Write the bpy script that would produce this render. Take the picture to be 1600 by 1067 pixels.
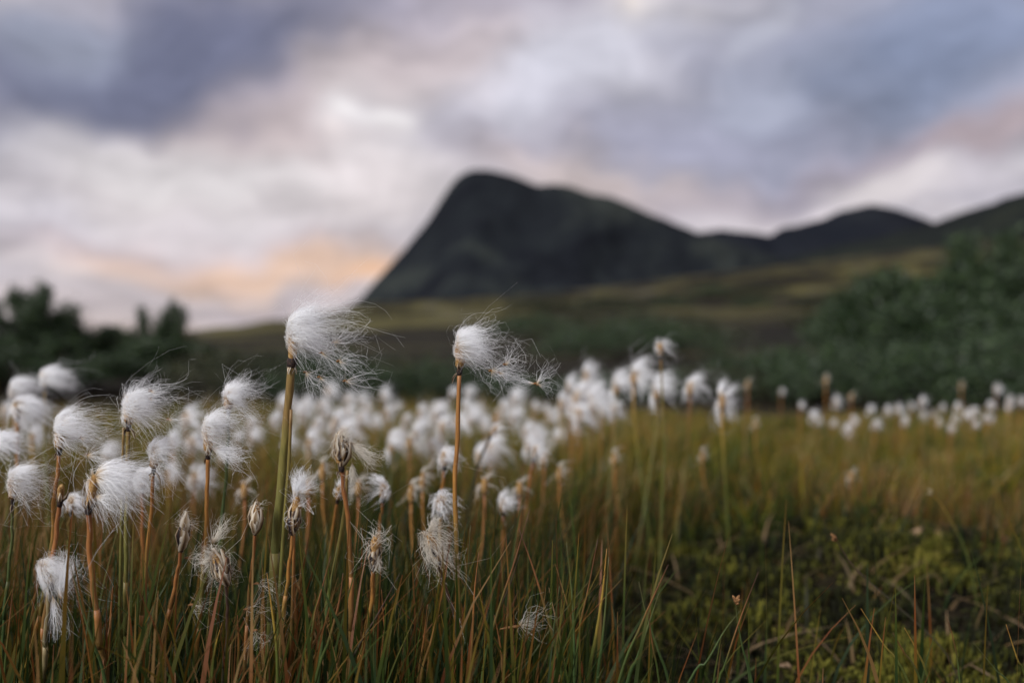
import bpy, math, random
import numpy as np
from mathutils import Vector

for o in list(bpy.data.objects):
    bpy.data.objects.remove(o, do_unlink=True)
S = bpy.context.scene
COL = S.collection
R = math.radians
rng = np.random.default_rng(7)

# ------------------------------------------------------------------ camera
CAM_H, FPX, CX, CY = 0.25, 1556.0, 800.0, 533.5
FOCUS = 0.50
cam = bpy.data.cameras.new('camera')
cam.sensor_width = 36.0
cam.lens = 36.0 * FPX / 1600.0
cam.clip_start = 0.02
cam.clip_end = 60000
cam.dof.use_dof = True
cam.dof.focus_distance = FOCUS
cam.dof.aperture_fstop = 4.9
cam.dof.aperture_blades = 0
camo = bpy.data.objects.new('camera', cam)
COL.objects.link(camo)
camo.location = (0, 0, CAM_H)
camo.rotation_euler = (R(90), 0, 0)
S.camera = camo

def at(px, py, d):
    """pixel of the 1600x1067 photograph at depth d (metres) -> world point"""
    return np.array([(px - CX) / FPX * d, d, CAM_H + (CY - py) / FPX * d])

# ------------------------------------------------------------------ world
SUN_EL, SUN_AZ = 33.0, -138.0          # azimuth from the view direction, left negative
W = bpy.data.worlds.new('World')
S.world = W
W.use_nodes = True
nt = W.node_tree
nt.nodes.clear()

def srgb(r, g, b):
    f = lambda c: (c / 255 / 12.92) if c / 255 <= 0.04045 else ((c / 255 + 0.055) / 1.055) ** 2.4
    return (f(r), f(g), f(b))

class NB:
    """small node-tree helper"""
    def __init__(s, tree): s.t = tree
    def n(s, typ, **kw):
        x = s.t.nodes.new(typ)
        for k, v in kw.items(): setattr(x, k, v)
        return x
    def put(s, sock, v):
        if isinstance(v, bpy.types.NodeSocket): s.t.links.new(v, sock)
        elif isinstance(v, (tuple, list)):
            sock.default_value = tuple(v) + ((1.0,) if len(v) == 3 and len(sock.default_value) == 4 else ())
        else: sock.default_value = v
    def m(s, op, a, b=0.0, c=None, clamp=False):
        x = s.n('ShaderNodeMath', operation=op, use_clamp=clamp)
        s.put(x.inputs[0], a); s.put(x.inputs[1], b)
        if c is not None: s.put(x.inputs[2], c)
        return x.outputs[0]
    def v(s, op, a, b=None):
        x = s.n('ShaderNodeVectorMath', operation=op)
        s.put(x.inputs[0], a)
        if b is not None: s.put(x.inputs[1], b)
        return x
    def mix(s, f, a, b, blend='MIX'):
        x = s.n('ShaderNodeMix', data_type='RGBA', blend_type=blend)
        s.put(x.inputs[0], f); s.put(x.inputs[6], a); s.put(x.inputs[7], b)
        return x.outputs[2]
    def noise(s, vec, scale, detail=4, rough=0.55, dist=0.0):
        x = s.n('ShaderNodeTexNoise')
        if vec is not None: s.put(x.inputs['Vector'], vec)
        s.put(x.inputs['Scale'], scale); s.put(x.inputs['Detail'], detail)
        s.put(x.inputs['Roughness'], rough); s.put(x.inputs['Distortion'], dist)
        return x
    def ramp(s, f, stops, interp='LINEAR'):
        x = s.n('ShaderNodeValToRGB')
        x.color_ramp.interpolation = interp
        e = x.color_ramp.elements
        while len(e) < len(stops): e.new(0.5)
        for i, (p, c) in enumerate(stops):
            e[i].position = p
            e[i].color = tuple(c) + (1,) if len(c) == 3 else c
        s.put(x.inputs[0], f)
        return x.outputs[0]

B = NB(nt)
tc = B.n('ShaderNodeTexCoord')
sep = B.n('ShaderNodeSeparateXYZ'); B.put(sep.inputs[0], tc.outputs['Generated'])
dx, dy, dz = sep.outputs
az = B.m('ARCTAN2', dx, dy)
el = B.m('ARCSINE', dz)
wn = B.noise(tc.outputs['Generated'], 5.0, 2, 0.5)
wc = B.v('SUBTRACT', wn.outputs['Color'], (0.5, 0.5, 0.5)).outputs[0]
wn2 = B.noise(tc.outputs['Generated'], 17.0, 1, 0.5)
wc2 = B.v('SUBTRACT', wn2.outputs['Color'], (0.5, 0.5, 0.5)).outputs[0]
cmb = B.n('ShaderNodeCombineXYZ'); B.put(cmb.inputs[0], az); B.put(cmb.inputs[1], el)
wsc = B.v('MULTIPLY', wc, (0.26, 0.12, 0.0)).outputs[0]
wsc2 = B.v('MULTIPLY', wc2, (0.07, 0.045, 0.0)).outputs[0]
pos = B.v('ADD', B.v('ADD', cmb.outputs[0], wsc).outputs[0], wsc2).outputs[0]
# cloud deck seen in perspective
zc = B.m('ADD', B.m('MAXIMUM', dz, 0.0), 0.16)
cp = B.n('ShaderNodeCombineXYZ')
B.put(cp.inputs[0], B.m('DIVIDE', dx, zc)); B.put(cp.inputs[1], B.m('DIVIDE', dy, zc))
deck = B.noise(cp.outputs[0], 1.15, 3, 0.5).outputs['Fac']
fine = B.noise(cp.outputs[0], 3.2, 3, 0.55).outputs['Fac']
cloud = B.ramp(deck, [(0.30, srgb(146, 147, 165)), (0.47, srgb(180, 175, 186)), (0.58, srgb(205, 197, 201)), (0.72, srgb(226, 221, 224))])
warm = B.m('MULTIPLY', B.m('SUBTRACT', 0.30, el), 1.4, clamp=True)
cloud = B.mix(B.m('MULTIPLY', warm, 0.5), cloud, srgb(203, 189, 189))

def blob(base, px, py, rx, ry, rot, col, st, p=1.25):
    a0 = math.atan((px - CX) / FPX); e0 = math.atan((CY - py) / math.hypot(FPX, px - CX))
    mp = B.n('ShaderNodeMapping', vector_type='TEXTURE')
    B.put(mp.inputs['Vector'], pos)
    mp.inputs['Location'].default_value = (a0, e0, 0)
    mp.inputs['Rotation'].default_value = (0, 0, R(rot))
    mp.inputs['Scale'].default_value = (rx / FPX, ry / FPX, 1)
    ln = B.n('ShaderNodeVectorMath', operation='LENGTH'); B.put(ln.inputs[0], mp.outputs[0])
    q = B.m('POWER', ln.outputs['Value'], 2 * p)
    w = B.m('MULTIPLY', B.m('EXPONENT', B.m('MULTIPLY', q, -1.0)), st)
    return B.mix(w, base, srgb(*col))

for b in [
    (1330, 130, 440, 190, 8, (154, 157, 177), 0.9),
    (1500, 80, 260, 120, 15, (126, 137, 165), 0.85),
    (1080, 210, 250, 60, -6, (158, 157, 177), 0.8),
    (620, 20, 330, 60, 4, (182, 175, 190), 0.85),
    (300, 330, 460, 110, 0, (214, 206, 210), 0.85),
    (440, 180, 310, 85, 8, (204, 186, 182), 0.92),
    (175, 105, 440, 116, 10, (110, 113, 138), 0.99, 1.9),
    (30, 50, 110, 55, 0, (166, 171, 191), 0.8),
    (310, 262, 330, 42, -4, (229, 223, 225), 0.85),
    (40, 330, 130, 45, -6, (222, 216, 226), 0.8),
    (180, 366, 340, 26, 0, (186, 176, 185), 0.75),
    (560, 310, 150, 50, 0, (218, 207, 208), 0.7),
    (660, 130, 160, 80, 20, (200, 186, 188), 0.75),
    (730, 222, 180, 36, -4, (178, 171, 186), 0.8),
    (400, 412, 240, 38, -4, (229, 194, 172), 0.92),
    (540, 437, 90, 20, 6, (238, 190, 154), 0.8),
    (160, 470, 320, 30, 0, (205, 192, 194), 0.7),
    (330, 508, 260, 20, 0, (206, 184, 176), 0.75),
    (400, 465, 120, 16, 0, (186, 174, 182), 0.6),
    (880, 110, 230, 62, 24, (217, 216, 229), 0.85),
    (1160, 45, 60, 30, 50, (200, 202, 216), 0.45),
    (1190, 130, 70, 34, 20, (186, 190, 208), 0.4),
    (970, 275, 200, 40, -8, (200, 184, 180), 0.85),
    (1420, 250, 330, 36, 6, (168, 157, 170), 0.85),
    (1540, 235, 120, 30, 6, (176, 158, 160), 0.7),
    (1230, 332, 270, 32, 4, (221, 211, 216), 0.9),
    (1400, 296, 80, 26, -10, (228, 219, 220), 0.8),
    (1005, 18, 55, 24, 0, (246, 234, 226), 0.85, 0.6),
    (600, 204, 34, 30, -20, (248, 245, 246), 0.9, 0.5),
    (560, 228, 40, 20, 20, (236, 224, 222), 0.6, 0.6)]:
    cloud = blob(cloud, *b[:6], b[6], *(b[7:] or ())) if len(b) <= 7 else blob(cloud, *b)
lp = B.v('MULTIPLY', pos, (1.0, 2.1, 1.0)).outputs[0]
lump = B.noise(lp, 7.5, 4, 0.58).outputs['Fac']
fl = B.m('ADD', B.m('MULTIPLY', B.m('SUBTRACT', fine, 0.5), 0.55), B.m('MULTIPLY', B.m('SUBTRACT', lump, 0.5), 1.15))
shade = B.m('ADD', fl, 1.0)
shv = B.n('ShaderNodeCombineXYZ')
for i in range(3): B.put(shv.inputs[i], shade)
cloud = B.mix(1.0, cloud, shv.outputs[0], 'MULTIPLY')
cloud10 = B.v('MULTIPLY', cloud, (8.2, 8.2, 8.2)).outputs[0]
sky = B.n('ShaderNodeTexSky', sky_type='NISHITA')
sky.sun_disc = False
sky.sun_elevation = R(SUN_EL)
sky.sun_rotation = R(SUN_AZ)
mixed = B.mix(0.96, sky.outputs[0], cloud10)
bg = B.n('ShaderNodeBackground'); B.put(bg.inputs[0], mixed); bg.inputs[1].default_value = 0.052
out = B.n('ShaderNodeOutputWorld'); nt.links.new(bg.outputs[0], out.inputs[0])

# ------------------------------------------------------------------ sun (soft, through the cloud)
sl = bpy.data.lights.new('sun', 'SUN')
sl.energy = 1.5
sl.angle = R(25)
sl.color = (1.0, 0.99, 0.98)
so = bpy.data.objects.new('sun', sl)
COL.objects.link(so)
sv = Vector((math.sin(R(SUN_AZ)) * math.cos(R(SUN_EL)), math.cos(R(SUN_AZ)) * math.cos(R(SUN_EL)), math.sin(R(SUN_EL))))
so.rotation_euler = sv.to_track_quat('Z', 'Y').to_euler()
so.location = sv * 20

S.view_settings.view_transform = 'Standard'
S.view_settings.look = 'None'
S.view_settings.exposure = 1.25
S.view_settings.gamma = 1.0
S.cycles.max_bounces = 9
S.cycles.diffuse_bounces = 8
S.cycles.transmission_bounces = 8
W.cycles.sampling_method = 'MANUAL'
W.cycles.sample_map_resolution = 256
S.cycles.use_denoising = True

# ------------------------------------------------------------------ helpers
def _hash(ix, iy, seed):
    h = (ix.astype(np.int64) * 374761393 + iy.astype(np.int64) * 668265263 + seed * 1442695041) & 0x7fffffff
    h = ((h ^ (h >> 13)) * 1274126177) & 0x7fffffff
    return ((h ^ (h >> 16)) & 0xffffff) / float(0xffffff)
def vnoise(x, y, seed=0):
    x = np.asarray(x, float); y = np.asarray(y, float)
    ix = np.floor(x); iy = np.floor(y)
    fx = x - ix; fy = y - iy
    fx = fx * fx * (3 - 2 * fx); fy = fy * fy * (3 - 2 * fy)
    a = _hash(ix, iy, seed); b = _hash(ix + 1, iy, seed); c = _hash(ix, iy + 1, seed); d = _hash(ix + 1, iy + 1, seed)
    return (a * (1 - fx) + b * fx) * (1 - fy) + (c * (1 - fx) + d * fx) * fy
def fbm(x, y, oct=4, seed=0):
    s = 0; a = 0.5; t = 0
    for k in range(oct):
        s = s + a * vnoise(np.asarray(x) * 2 ** k + 17.3 * k, np.asarray(y) * 2 ** k - 9.1 * k, seed + k); t += a; a *= 0.5
    return s / t - 0.5
def sstep(e0, e1, x):
    t = np.clip((x - e0) / (e1 - e0), 0, 1)
    return t * t * (3 - 2 * t)

class MB:
    """collects vertices and faces with numpy; builds ONE mesh"""
    def __init__(s): s.V = []; s.Q = []; s.T = []; s.A = []; s.nv = 0
    def add(s, V, quads=None, tris=None, t=None):
        V = np.asarray(V, float).reshape(-1, 3)
        if quads is not None and len(quads): s.Q.append(np.asarray(quads, np.int64).reshape(-1, 4) + s.nv)
        if tris is not None and len(tris): s.T.append(np.asarray(tris, np.int64).reshape(-1, 3) + s.nv)
        s.V.append(V); s.A.append(np.zeros(len(V)) if t is None else np.broadcast_to(np.asarray(t, float).reshape(-1), (len(V),)))
        s.nv += len(V)
    def mesh(s, name, mat, smooth=True, origin=(0, 0, 0)):
        V = np.concatenate(s.V) - np.asarray(origin, float)
        Q = np.concatenate(s.Q) if s.Q else np.zeros((0, 4), np.int64)
        T = np.concatenate(s.T) if s.T else np.zeros((0, 3), np.int64)
        me = bpy.data.meshes.new(name)
        me.vertices.add(len(V)); me.vertices.foreach_set('co', V.astype(np.float32).ravel())
        loops = np.concatenate([Q.ravel(), T.ravel()]).astype(np.int32)
        me.loops.add(len(loops)); me.loops.foreach_set('vertex_index', loops)
        tot = np.concatenate([np.full(len(Q), 4), np.full(len(T), 3)]).astype(np.int32)
        st = (np.cumsum(tot) - tot).astype(np.int32)
        me.polygons.add(len(tot)); me.polygons.foreach_set('loop_start', st)
        me.polygons.foreach_set('use_smooth', np.full(len(tot), smooth, bool))
        me.update(calc_edges=True)
        at_ = me.attributes.new('t', 'FLOAT', 'POINT'); at_.data.foreach_set('value', np.concatenate(s.A).astype(np.float32))
        me.materials.append(mat)
        return me
    def build(s, name, mat, parent=None, smooth=True, origin=(0, 0, 0)):
        o = bpy.data.objects.new(name, s.mesh(name, mat, smooth, origin))
        COL.objects.link(o)
        if parent is not None: o.parent = parent
        return o

def tag(o, label=None, cat=None, group=None, kind=None):
    if label: o['label'] = label
    if cat: o['category'] = cat
    if group: o['group'] = group
    if kind: o['kind'] = kind
    return o
def empty(name, loc):
    o = bpy.data.objects.new(name, None); o.empty_display_size = 0.02
    COL.objects.link(o); o.location = tuple(loc)
    return o
def link_copy(o, parent):
    c = o.copy(); COL.objects.link(c); c.parent = parent
    return c

def catmull(P, n):
    P = np.asarray(P, float)
    if len(P) == 2: return P[0] + (P[1] - P[0]) * np.linspace(0, 1, n)[:, None]
    E = np.vstack([2 * P[0] - P[1], P, 2 * P[-1] - P[-2]])
    out_ = []
    for u in np.linspace(0, len(P) - 1 - 1e-9, n):
        i = int(u); f = u - i
        p0, p1, p2, p3 = E[i], E[i + 1], E[i + 2], E[i + 3]
        out_.append(0.5 * (2 * p1 + (p2 - p0) * f + (2 * p0 - 5 * p1 + 4 * p2 - p3) * f * f + (3 * p1 - p0 - 3 * p2 + p3) * f ** 3))
    return np.array(out_)

def tube(mb, P, rad, sides=7, t0=0.0, t1=1.0, flat=1.0, ribs=0.0):
    """swept tube with caps; rad is one value per point"""
    P = np.asarray(P, float); n = len(P)
    rad = np.broadcast_to(np.asarray(rad, float), (n,))
    T = np.gradient(P, axis=0); T /= np.linalg.norm(T, axis=1)[:, None] + 1e-12
    ref = np.array([0.13, 1.0, 0.05]); 
    if abs(T[0] @ ref) > 0.9 * np.linalg.norm(ref): ref = np.array([1.0, 0.1, 0.2])
    U = ref - (T @ ref)[:, None] * T; U /= np.linalg.norm(U, axis=1)[:, None]
    Wv = np.cross(T, U)
    a = np.linspace(0, 2 * math.pi, sides, endpoint=False)
    rr = 1 + ribs * np.cos(a * 3)
    V = P[:, None] + rad[:, None, None] * ((np.cos(a) * rr)[None, :, None] * U[:, None] * flat + (np.sin(a) * rr)[None, :, None] * Wv[:, None])
    i = np.arange(n - 1)[:, None] * sides; j = np.arange(sides)[None]; k = (j + 1) % sides
    q = np.stack([i + j, i + k, i + sides + k, i + sides + j], -1).reshape(-1, 4)
    tt = np.repeat(np.linspace(t0, t1, n), sides)
    caps = [(0, b + 1, b) for b in range(1, sides - 1)]
    base = (n - 1) * sides
    caps += [(base, base + b, base + b + 1) for b in range(1, sides - 1)]
    mb.add(V.reshape(-1, 3), q, caps, tt)

def lathe(mb, P0, axis, prof, sides=10, bump=0.0, seed=0):
    """prof: list of (along, radius); around the axis from P0"""
    r_ = np.random.default_rng(seed)
    axis = np.asarray(axis, float); axis /= np.linalg.norm(axis)
    u = np.cross(axis, [0.2, 1, 0.1]); u /= np.linalg.norm(u); w = np.cross(axis, u)
    a = np.linspace(0, 2 * math.pi, sides, endpoint=False)
    V = []
    for s_, r in prof:
        rr = r * (1 + bump * r_.uniform(-1, 1, sides))
        V.append(np.asarray(P0) + axis * s_ + rr[:, None] * (np.cos(a)[:, None] * u + np.sin(a)[:, None] * w))
    V = np.array(V); n = len(prof)
    i = np.arange(n - 1)[:, None] * sides; j = np.arange(sides)[None]; k = (j + 1) % sides
    q = np.stack([i + j, i + k, i + sides + k, i + sides + j], -1).reshape(-1, 4)
    caps = [(0, b + 1, b) for b in range(1, sides - 1)]
    base = (n - 1) * sides
    caps += [(base, base + b, base + b + 1) for b in range(1, sides - 1)]
    mb.add(V.reshape(-1, 3), q, caps, np.repeat(np.linspace(0, 1, n), sides))

# ------------------------------------------------------------------ materials
def newmat(name):
    m = bpy.data.materials.new(name); m.use_nodes = True
    m.node_tree.nodes.clear()
    return m, NB(m.node_tree)
def principled(nb, col, rough=0.7, spec=0.3, normal=None):
    p = nb.n('ShaderNodeBsdfPrincipled')
    nb.put(p.inputs['Base Color'], col); nb.put(p.inputs['Roughness'], rough)
    p.inputs['Specular IOR Level'].default_value = spec
    if normal is not None: nb.put(p.inputs['Normal'], normal)
    return p
def finish(nb, sh):
    o = nb.n('ShaderNodeOutputMaterial'); nb.t.links.new(sh, o.inputs[0])
def attr(nb, name='t'):
    return nb.n('ShaderNodeAttribute', attribute_name=name).outputs['Fac']

def mat_stem(name, bottom, top, tipc):
    m, b = newmat(name)
    t = attr(b)
    tc_ = b.n('ShaderNodeTexCoord').outputs['Object']
    mp = b.n('ShaderNodeMapping'); b.put(mp.inputs[0], tc_); mp.inputs['Scale'].default_value = (900, 900, 60)
    n1 = b.noise(mp.outputs[0], 1.0, 3).outputs['Fac']
    n2 = b.noise(tc_, 55.0, 3).outputs['Fac']
    tt = b.m('ADD', t, b.m('MULTIPLY', b.m('SUBTRACT', n2, 0.5), 0.5))
    c = b.ramp(tt, [(0.0, bottom), (0.45, bottom), (0.72, top), (1.0, tipc)])
    k = b.m('ADD', b.m('MULTIPLY', n1, 1.1), 0.45)
    kv = b.n('ShaderNodeCombineXYZ')
    for i in range(3): b.put(kv.inputs[i], k)
    c = b.mix(1.0, c, kv.outputs[0], 'MULTIPLY')
    bp = b.n('ShaderNodeBump'); bp.inputs['Strength'].default_value = 0.35; bp.inputs['Distance'].default_value = 0.0004
    b.put(bp.inputs['Height'], n1)
    finish(b, principled(b, c, 0.5, 0.4, bp.outputs[0]).outputs[0])
    return m
M = {}
M['orange'] = mat_stem('stem_orange', (0.13, 0.11, 0.028), (0.32, 0.15, 0.034), (0.28, 0.12, 0.038))
M['olive'] = mat_stem('stem_olive', (0.10, 0.105, 0.025), (0.17, 0.14, 0.035), (0.19, 0.11, 0.035))
M['green'] = mat_stem('stem_green', (0.05, 0.085, 0.025), (0.075, 0.095, 0.03), (0.09, 0.085, 0.03))
M['rust'] = mat_stem('stem_rust', (0.15, 0.085, 0.026), (0.29, 0.12, 0.035), (0.22, 0.085, 0.035))
M['yellow'] = mat_stem('stem_yellow', (0.10, 0.12, 0.025), (0.34, 0.22, 0.04), (0.36, 0.18, 0.04))
M['dark'] = mat_stem('stem_dark', (0.045, 0.04, 0.022), (0.07, 0.04, 0.028), (0.05, 0.03, 0.022))
M['redtip'] = mat_stem('blade_redtip', (0.06, 0.085, 0.02), (0.20, 0.085, 0.03), (0.09, 0.035, 0.025))
M['straw'] = mat_stem('stem_straw', (0.13, 0.11, 0.05), (0.26, 0.2, 0.1), (0.32, 0.26, 0.15))

def mat_fluff(name, white, root):
    m, b = newmat(name)
    t = attr(b)
    isl = b.n('ShaderNodeNewGeometry').outputs['Random Per Island']
    c = b.ramp(t, [(0.0, root), (0.10, tuple(0.5 * r + 0.5 * w for r, w in zip(root, white))), (0.27, white), (1.0, white)])
    hs = b.n('ShaderNodeHueSaturation'); b.put(hs.inputs['Color'], c)
    b.put(hs.inputs['Value'], b.m('ADD', b.m('MULTIPLY', isl, 0.05), 0.965))
    d = b.n('ShaderNodeBsdfDiffuse'); b.put(d.inputs[0], hs.outputs[0])
    tr = b.n('ShaderNodeBsdfTranslucent'); b.put(tr.inputs[0], hs.outputs[0])
    mx = b.n('ShaderNodeMixShader'); mx.inputs[0].default_value = 0.48
    b.t.links.new(d.outputs[0], mx.inputs[1]); b.t.links.new(tr.outputs[0], mx.inputs[2])
    finish(b, mx.outputs[0])
    return m
M['fluff'] = mat_fluff('cotton_fluff', (0.975, 0.98, 0.99), (0.66, 0.46, 0.18))
M['fluff_old'] = mat_fluff('cotton_fluff_weathered', (0.78, 0.74, 0.66), (0.42, 0.28, 0.13))

def mat_brown(name, c0, c1, c2, scale=900):
    m, b = newmat(name)
    tc_ = b.n('ShaderNodeTexCoord').outputs['Object']
    n1 = b.noise(tc_, scale, 3, 0.6).outputs['Fac']
    c = b.ramp(n1, [(0.3, c0), (0.52, c1), (0.72, c2)])
    bp = b.n('ShaderNodeBump'); bp.inputs['Strength'].default_value = 0.5; bp.inputs['Distance'].default_value = 0.0006
    b.put(bp.inputs['Height'], n1)
    finish(b, principled(b, c, 0.75, 0.2, bp.outputs[0]).outputs[0])
    return m
M['receptacle'] = mat_brown('receptacle_tan', (0.10, 0.045, 0.015), (0.30, 0.17, 0.06), (0.50, 0.34, 0.15))
M['collar'] = mat_brown('collar_dark', (0.012, 0.009, 0.009), (0.03, 0.02, 0.018), (0.09, 0.05, 0.03))
M['seed'] = mat_brown('seed_brown', (0.09, 0.04, 0.015), (0.2, 0.1, 0.04), (0.3, 0.16, 0.07))

def mat_bract():
    m, b = newmat('bract_membrane')
    t = attr(b)
    isl = b.n('ShaderNodeNewGeometry').outputs['Random Per Island']
    oi = b.n('ShaderNodeObjectInfo').outputs['Random']
    tc_ = b.n('ShaderNodeTexCoord').outputs['Object']
    n1 = b.noise(tc_, 700, 3).outputs['Fac']
    k = b.m('ADD', b.m('ADD', t, b.m('MULTIPLY', b.m('SUBTRACT', n1, 0.5), 0.8)), b.m('MULTIPLY', b.m('SUBTRACT', oi, 0.5), 0.5))
    c = b.ramp(k, [(0.05, (0.018, 0.012, 0.012)), (0.22, (0.09, 0.045, 0.025)), (0.46, (0.34, 0.24, 0.13)), (0.8, (0.70, 0.63, 0.52))])
    d = principled(b, c, 0.6, 0.3)
    tr = b.n('ShaderNodeBsdfTranslucent'); b.put(tr.inputs[0], c)
    mx = b.n('ShaderNodeMixShader'); mx.inputs[0].default_value = 0.3
    b.t.links.new(d.outputs[0], mx.inputs[1]); b.t.links.new(tr.outputs[0], mx.inputs[2])
    finish(b, mx.outputs[0])
    return m
M['bract'] = mat_bract()

def mat_grass(name, stops, patch=3.0):
    m, b = newmat(name)
    t = attr(b)
    g = b.n('ShaderNodeNewGeometry')
    isl = g.outputs['Random Per Island']
    pn = b.noise(g.outputs['Position'], patch, 3).outputs['Fac']
    f = b.m('ADD', b.m('MULTIPLY_ADD', isl, 0.8, 0.1), b.m('MULTIPLY', b.m('SUBTRACT', pn, 0.5), 2.0))
    f = b.m('ADD', f, b.m('MULTIPLY', b.m('SUBTRACT', t, 0.55), 0.38))
    c = b.ramp(f, stops)
    d = principled(b, c, 0.55, 0.3)
    tr = b.n('ShaderNodeBsdfTranslucent'); b.put(tr.inputs[0], c)
    mx = b.n('ShaderNodeMixShader'); mx.inputs[0].default_value = 0.3
    b.t.links.new(d.outputs[0], mx.inputs[1]); b.t.links.new(tr.outputs[0], mx.inputs[2])
    finish(b, mx.outputs[0])
    return m
M['grass'] = mat_grass('sedge_grass', [(0.0, (0.006, 0.012, 0.004)), (0.32, (0.014, 0.030, 0.006)), (0.58, (0.040, 0.058, 0.007)),
                                      (0.76, (0.13, 0.088, 0.010)), (0.90, (0.15, 0.045, 0.012)), (1.0, (0.20, 0.115, 0.04))])
M['grass_ochre'] = mat_grass('meadow_grass', [(0.05, (0.010, 0.024, 0.006)), (0.3, (0.034, 0.064, 0.007)), (0.50, (0.105, 0.118, 0.008)),
                                             (0.70, (0.22, 0.165, 0.010)), (0.88, (0.23, 0.09, 0.014)), (0.97, (0.33, 0.25, 0.11))], 10.0)
M['dead_grass'] = mat_grass('dead_grass', [(0.0, (0.02, 0.022, 0.008)), (0.3, (0.06, 0.045, 0.015)), (0.6, (0.15, 0.095, 0.04)), (0.95, (0.26, 0.18, 0.10))], 9.0)
def mat_moss():
    m, b = newmat('moss')
    t = attr(b)
    isl = b.n('ShaderNodeNewGeometry')
    pn = b.noise(isl.outputs['Position'], 11.0, 4).outputs['Fac']
    f = b.m('ADD', b.m('MULTIPLY', isl.outputs['Random Per Island'], 0.34), b.m('MULTIPLY_ADD', pn, 1.25, -0.24))
    c = b.ramp(f, [(0.40, (0.010, 0.011, 0.005)), (0.53, (0.026, 0.029, 0.007)), (0.64, (0.080, 0.082, 0.011)), (0.8, (0.16, 0.145, 0.022)), (0.95, (0.11, 0.07, 0.025))])
    finish(b, principled(b, c, 0.8, 0.15).outputs[0])
    return m
M['moss'] = mat_moss()

def mat_leaf(name, c0, c1, c2):
    m, b = newmat(name)
    g = b.n('ShaderNodeNewGeometry')
    c = b.ramp(g.outputs['Random Per Island'], [(0.0, c0), (0.55, c1), (1.0, c2)])
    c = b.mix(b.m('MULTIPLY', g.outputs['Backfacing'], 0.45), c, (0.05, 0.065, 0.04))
    d = principled(b, c, 0.5, 0.4)
    tr = b.n('ShaderNodeBsdfTranslucent'); b.put(tr.inputs[0], c)
    mx = b.n('ShaderNodeMixShader'); mx.inputs[0].default_value = 0.25
    b.t.links.new(d.outputs[0], mx.inputs[1]); b.t.links.new(tr.outputs[0], mx.inputs[2])
    finish(b, mx.outputs[0])
    return m
M['willow'] = mat_leaf('willow_leaf', (0.011, 0.023, 0.010), (0.029, 0.056, 0.022), (0.078, 0.125, 0.042))
M['heath'] = mat_leaf('heath_leaf', (0.016, 0.02, 0.008), (0.035, 0.038, 0.014), (0.075, 0.07, 0.024))
M['bark'] = mat_brown('bark', (0.02, 0.016, 0.012), (0.05, 0.04, 0.032), (0.09, 0.075, 0.06), 60)

def mat_ground():
    m, b = newmat('peat_ground')
    p = b.n('ShaderNodeNewGeometry').outputs['Position']
    sp = b.n('ShaderNodeSeparateXYZ'); b.put(sp.inputs[0], p)
    n1 = b.noise(p, 22.0, 5, 0.6).outputs['Fac']
    near = b.ramp(n1, [(0.3, (0.006, 0.005, 0.003)), (0.5, (0.016, 0.012, 0.006)), (0.7, (0.035, 0.028, 0.012))])
    # hillside: heath, lichen and sedge in streaks along the contour
    mp = b.n('ShaderNodeMapping'); b.put(mp.inputs[0], p); mp.inputs['Scale'].default_value = (0.022, 0.06, 0.1); mp.inputs['Rotation'].default_value = (0, 0, R(-38))
    n2 = b.noise(mp.outputs[0], 1.0, 6, 0.62, 0.6).outputs['Fac']
    mp3 = b.n('ShaderNodeMapping'); b.put(mp3.inputs[0], p); mp3.inputs['Scale'].default_value = (0.14, 0.2, 0.5)
    n3 = b.noise(mp3.outputs[0], 1.0, 4, 0.6).outputs['Fac']
    f = b.m('ADD', b.m('MULTIPLY', n2, 0.6), b.m('MULTIPLY', n3, 0.45))
    hill = b.ramp(f, [(0.43, (0.006, 0.005, 0.003)), (0.50, (0.013, 0.011, 0.006)), (0.545, (0.042, 0.037, 0.014)), (0.60, (0.095, 0.085, 0.030)),
                      (0.66, (0.085, 0.08, 0.07)), (0.75, (0.03, 0.026, 0.013))])
    k = b.m('MULTIPLY', b.m('SUBTRACT', sp.outputs[1], 4.0), 0.12, clamp=True)
    c = b.mix(k, near, hill)
    bp = b.n('ShaderNodeBump'); bp.inputs['Strength'].default_value = 0.7; bp.inputs['Distance'].default_value = 0.01
    b.put(bp.inputs['Height'], n1)
    finish(b, principled(b, c, 0.9, 0.1, bp.outputs[0]).outputs[0])
    return m
M['ground'] = mat_ground()
def mat_mountain(name, a, b1, c1, sc):
    m, b = newmat(name)
    p = b.n('ShaderNodeNewGeometry').outputs['Position']
    mp = b.n('ShaderNodeMapping'); b.put(mp.inputs[0], p); mp.inputs['Scale'].default_value = (sc, sc, sc * 0.8); mp.inputs['Rotation'].default_value = (0, R(35), 0)
    n1 = b.noise(mp.outputs[0], 1.0, 6, 0.6, 0.8).outputs['Fac']
    c = b.ramp(n1, [(0.38, a), (0.5, b1), (0.62, c1)])
    bp = b.n('ShaderNodeBump'); bp.inputs['Strength'].default_value = 0.5; bp.inputs['Distance'].default_value = 12.0
    b.put(bp.inputs['Height'], b.noise(p, sc * 5, 5, 0.6).outputs['Fac'])
    finish(b, principled(b, c, 0.95, 0.05, bp.outputs[0]).outputs[0])
    return m
M['mountain'] = mat_mountain('mountain_slate', (0.009, 0.0105, 0.014), (0.014, 0.017, 0.020), (0.029, 0.034, 0.032), 0.006)
M['mountain_far'] = mat_mountain('mountain_far', (0.008, 0.010, 0.015), (0.011, 0.013, 0.018), (0.017, 0.020, 0.024), 0.004)
M['hill'] = mat_mountain('hill_heath', (0.009, 0.011, 0.012), (0.012, 0.015, 0.014), (0.019, 0.023, 0.017), 0.012)

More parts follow.
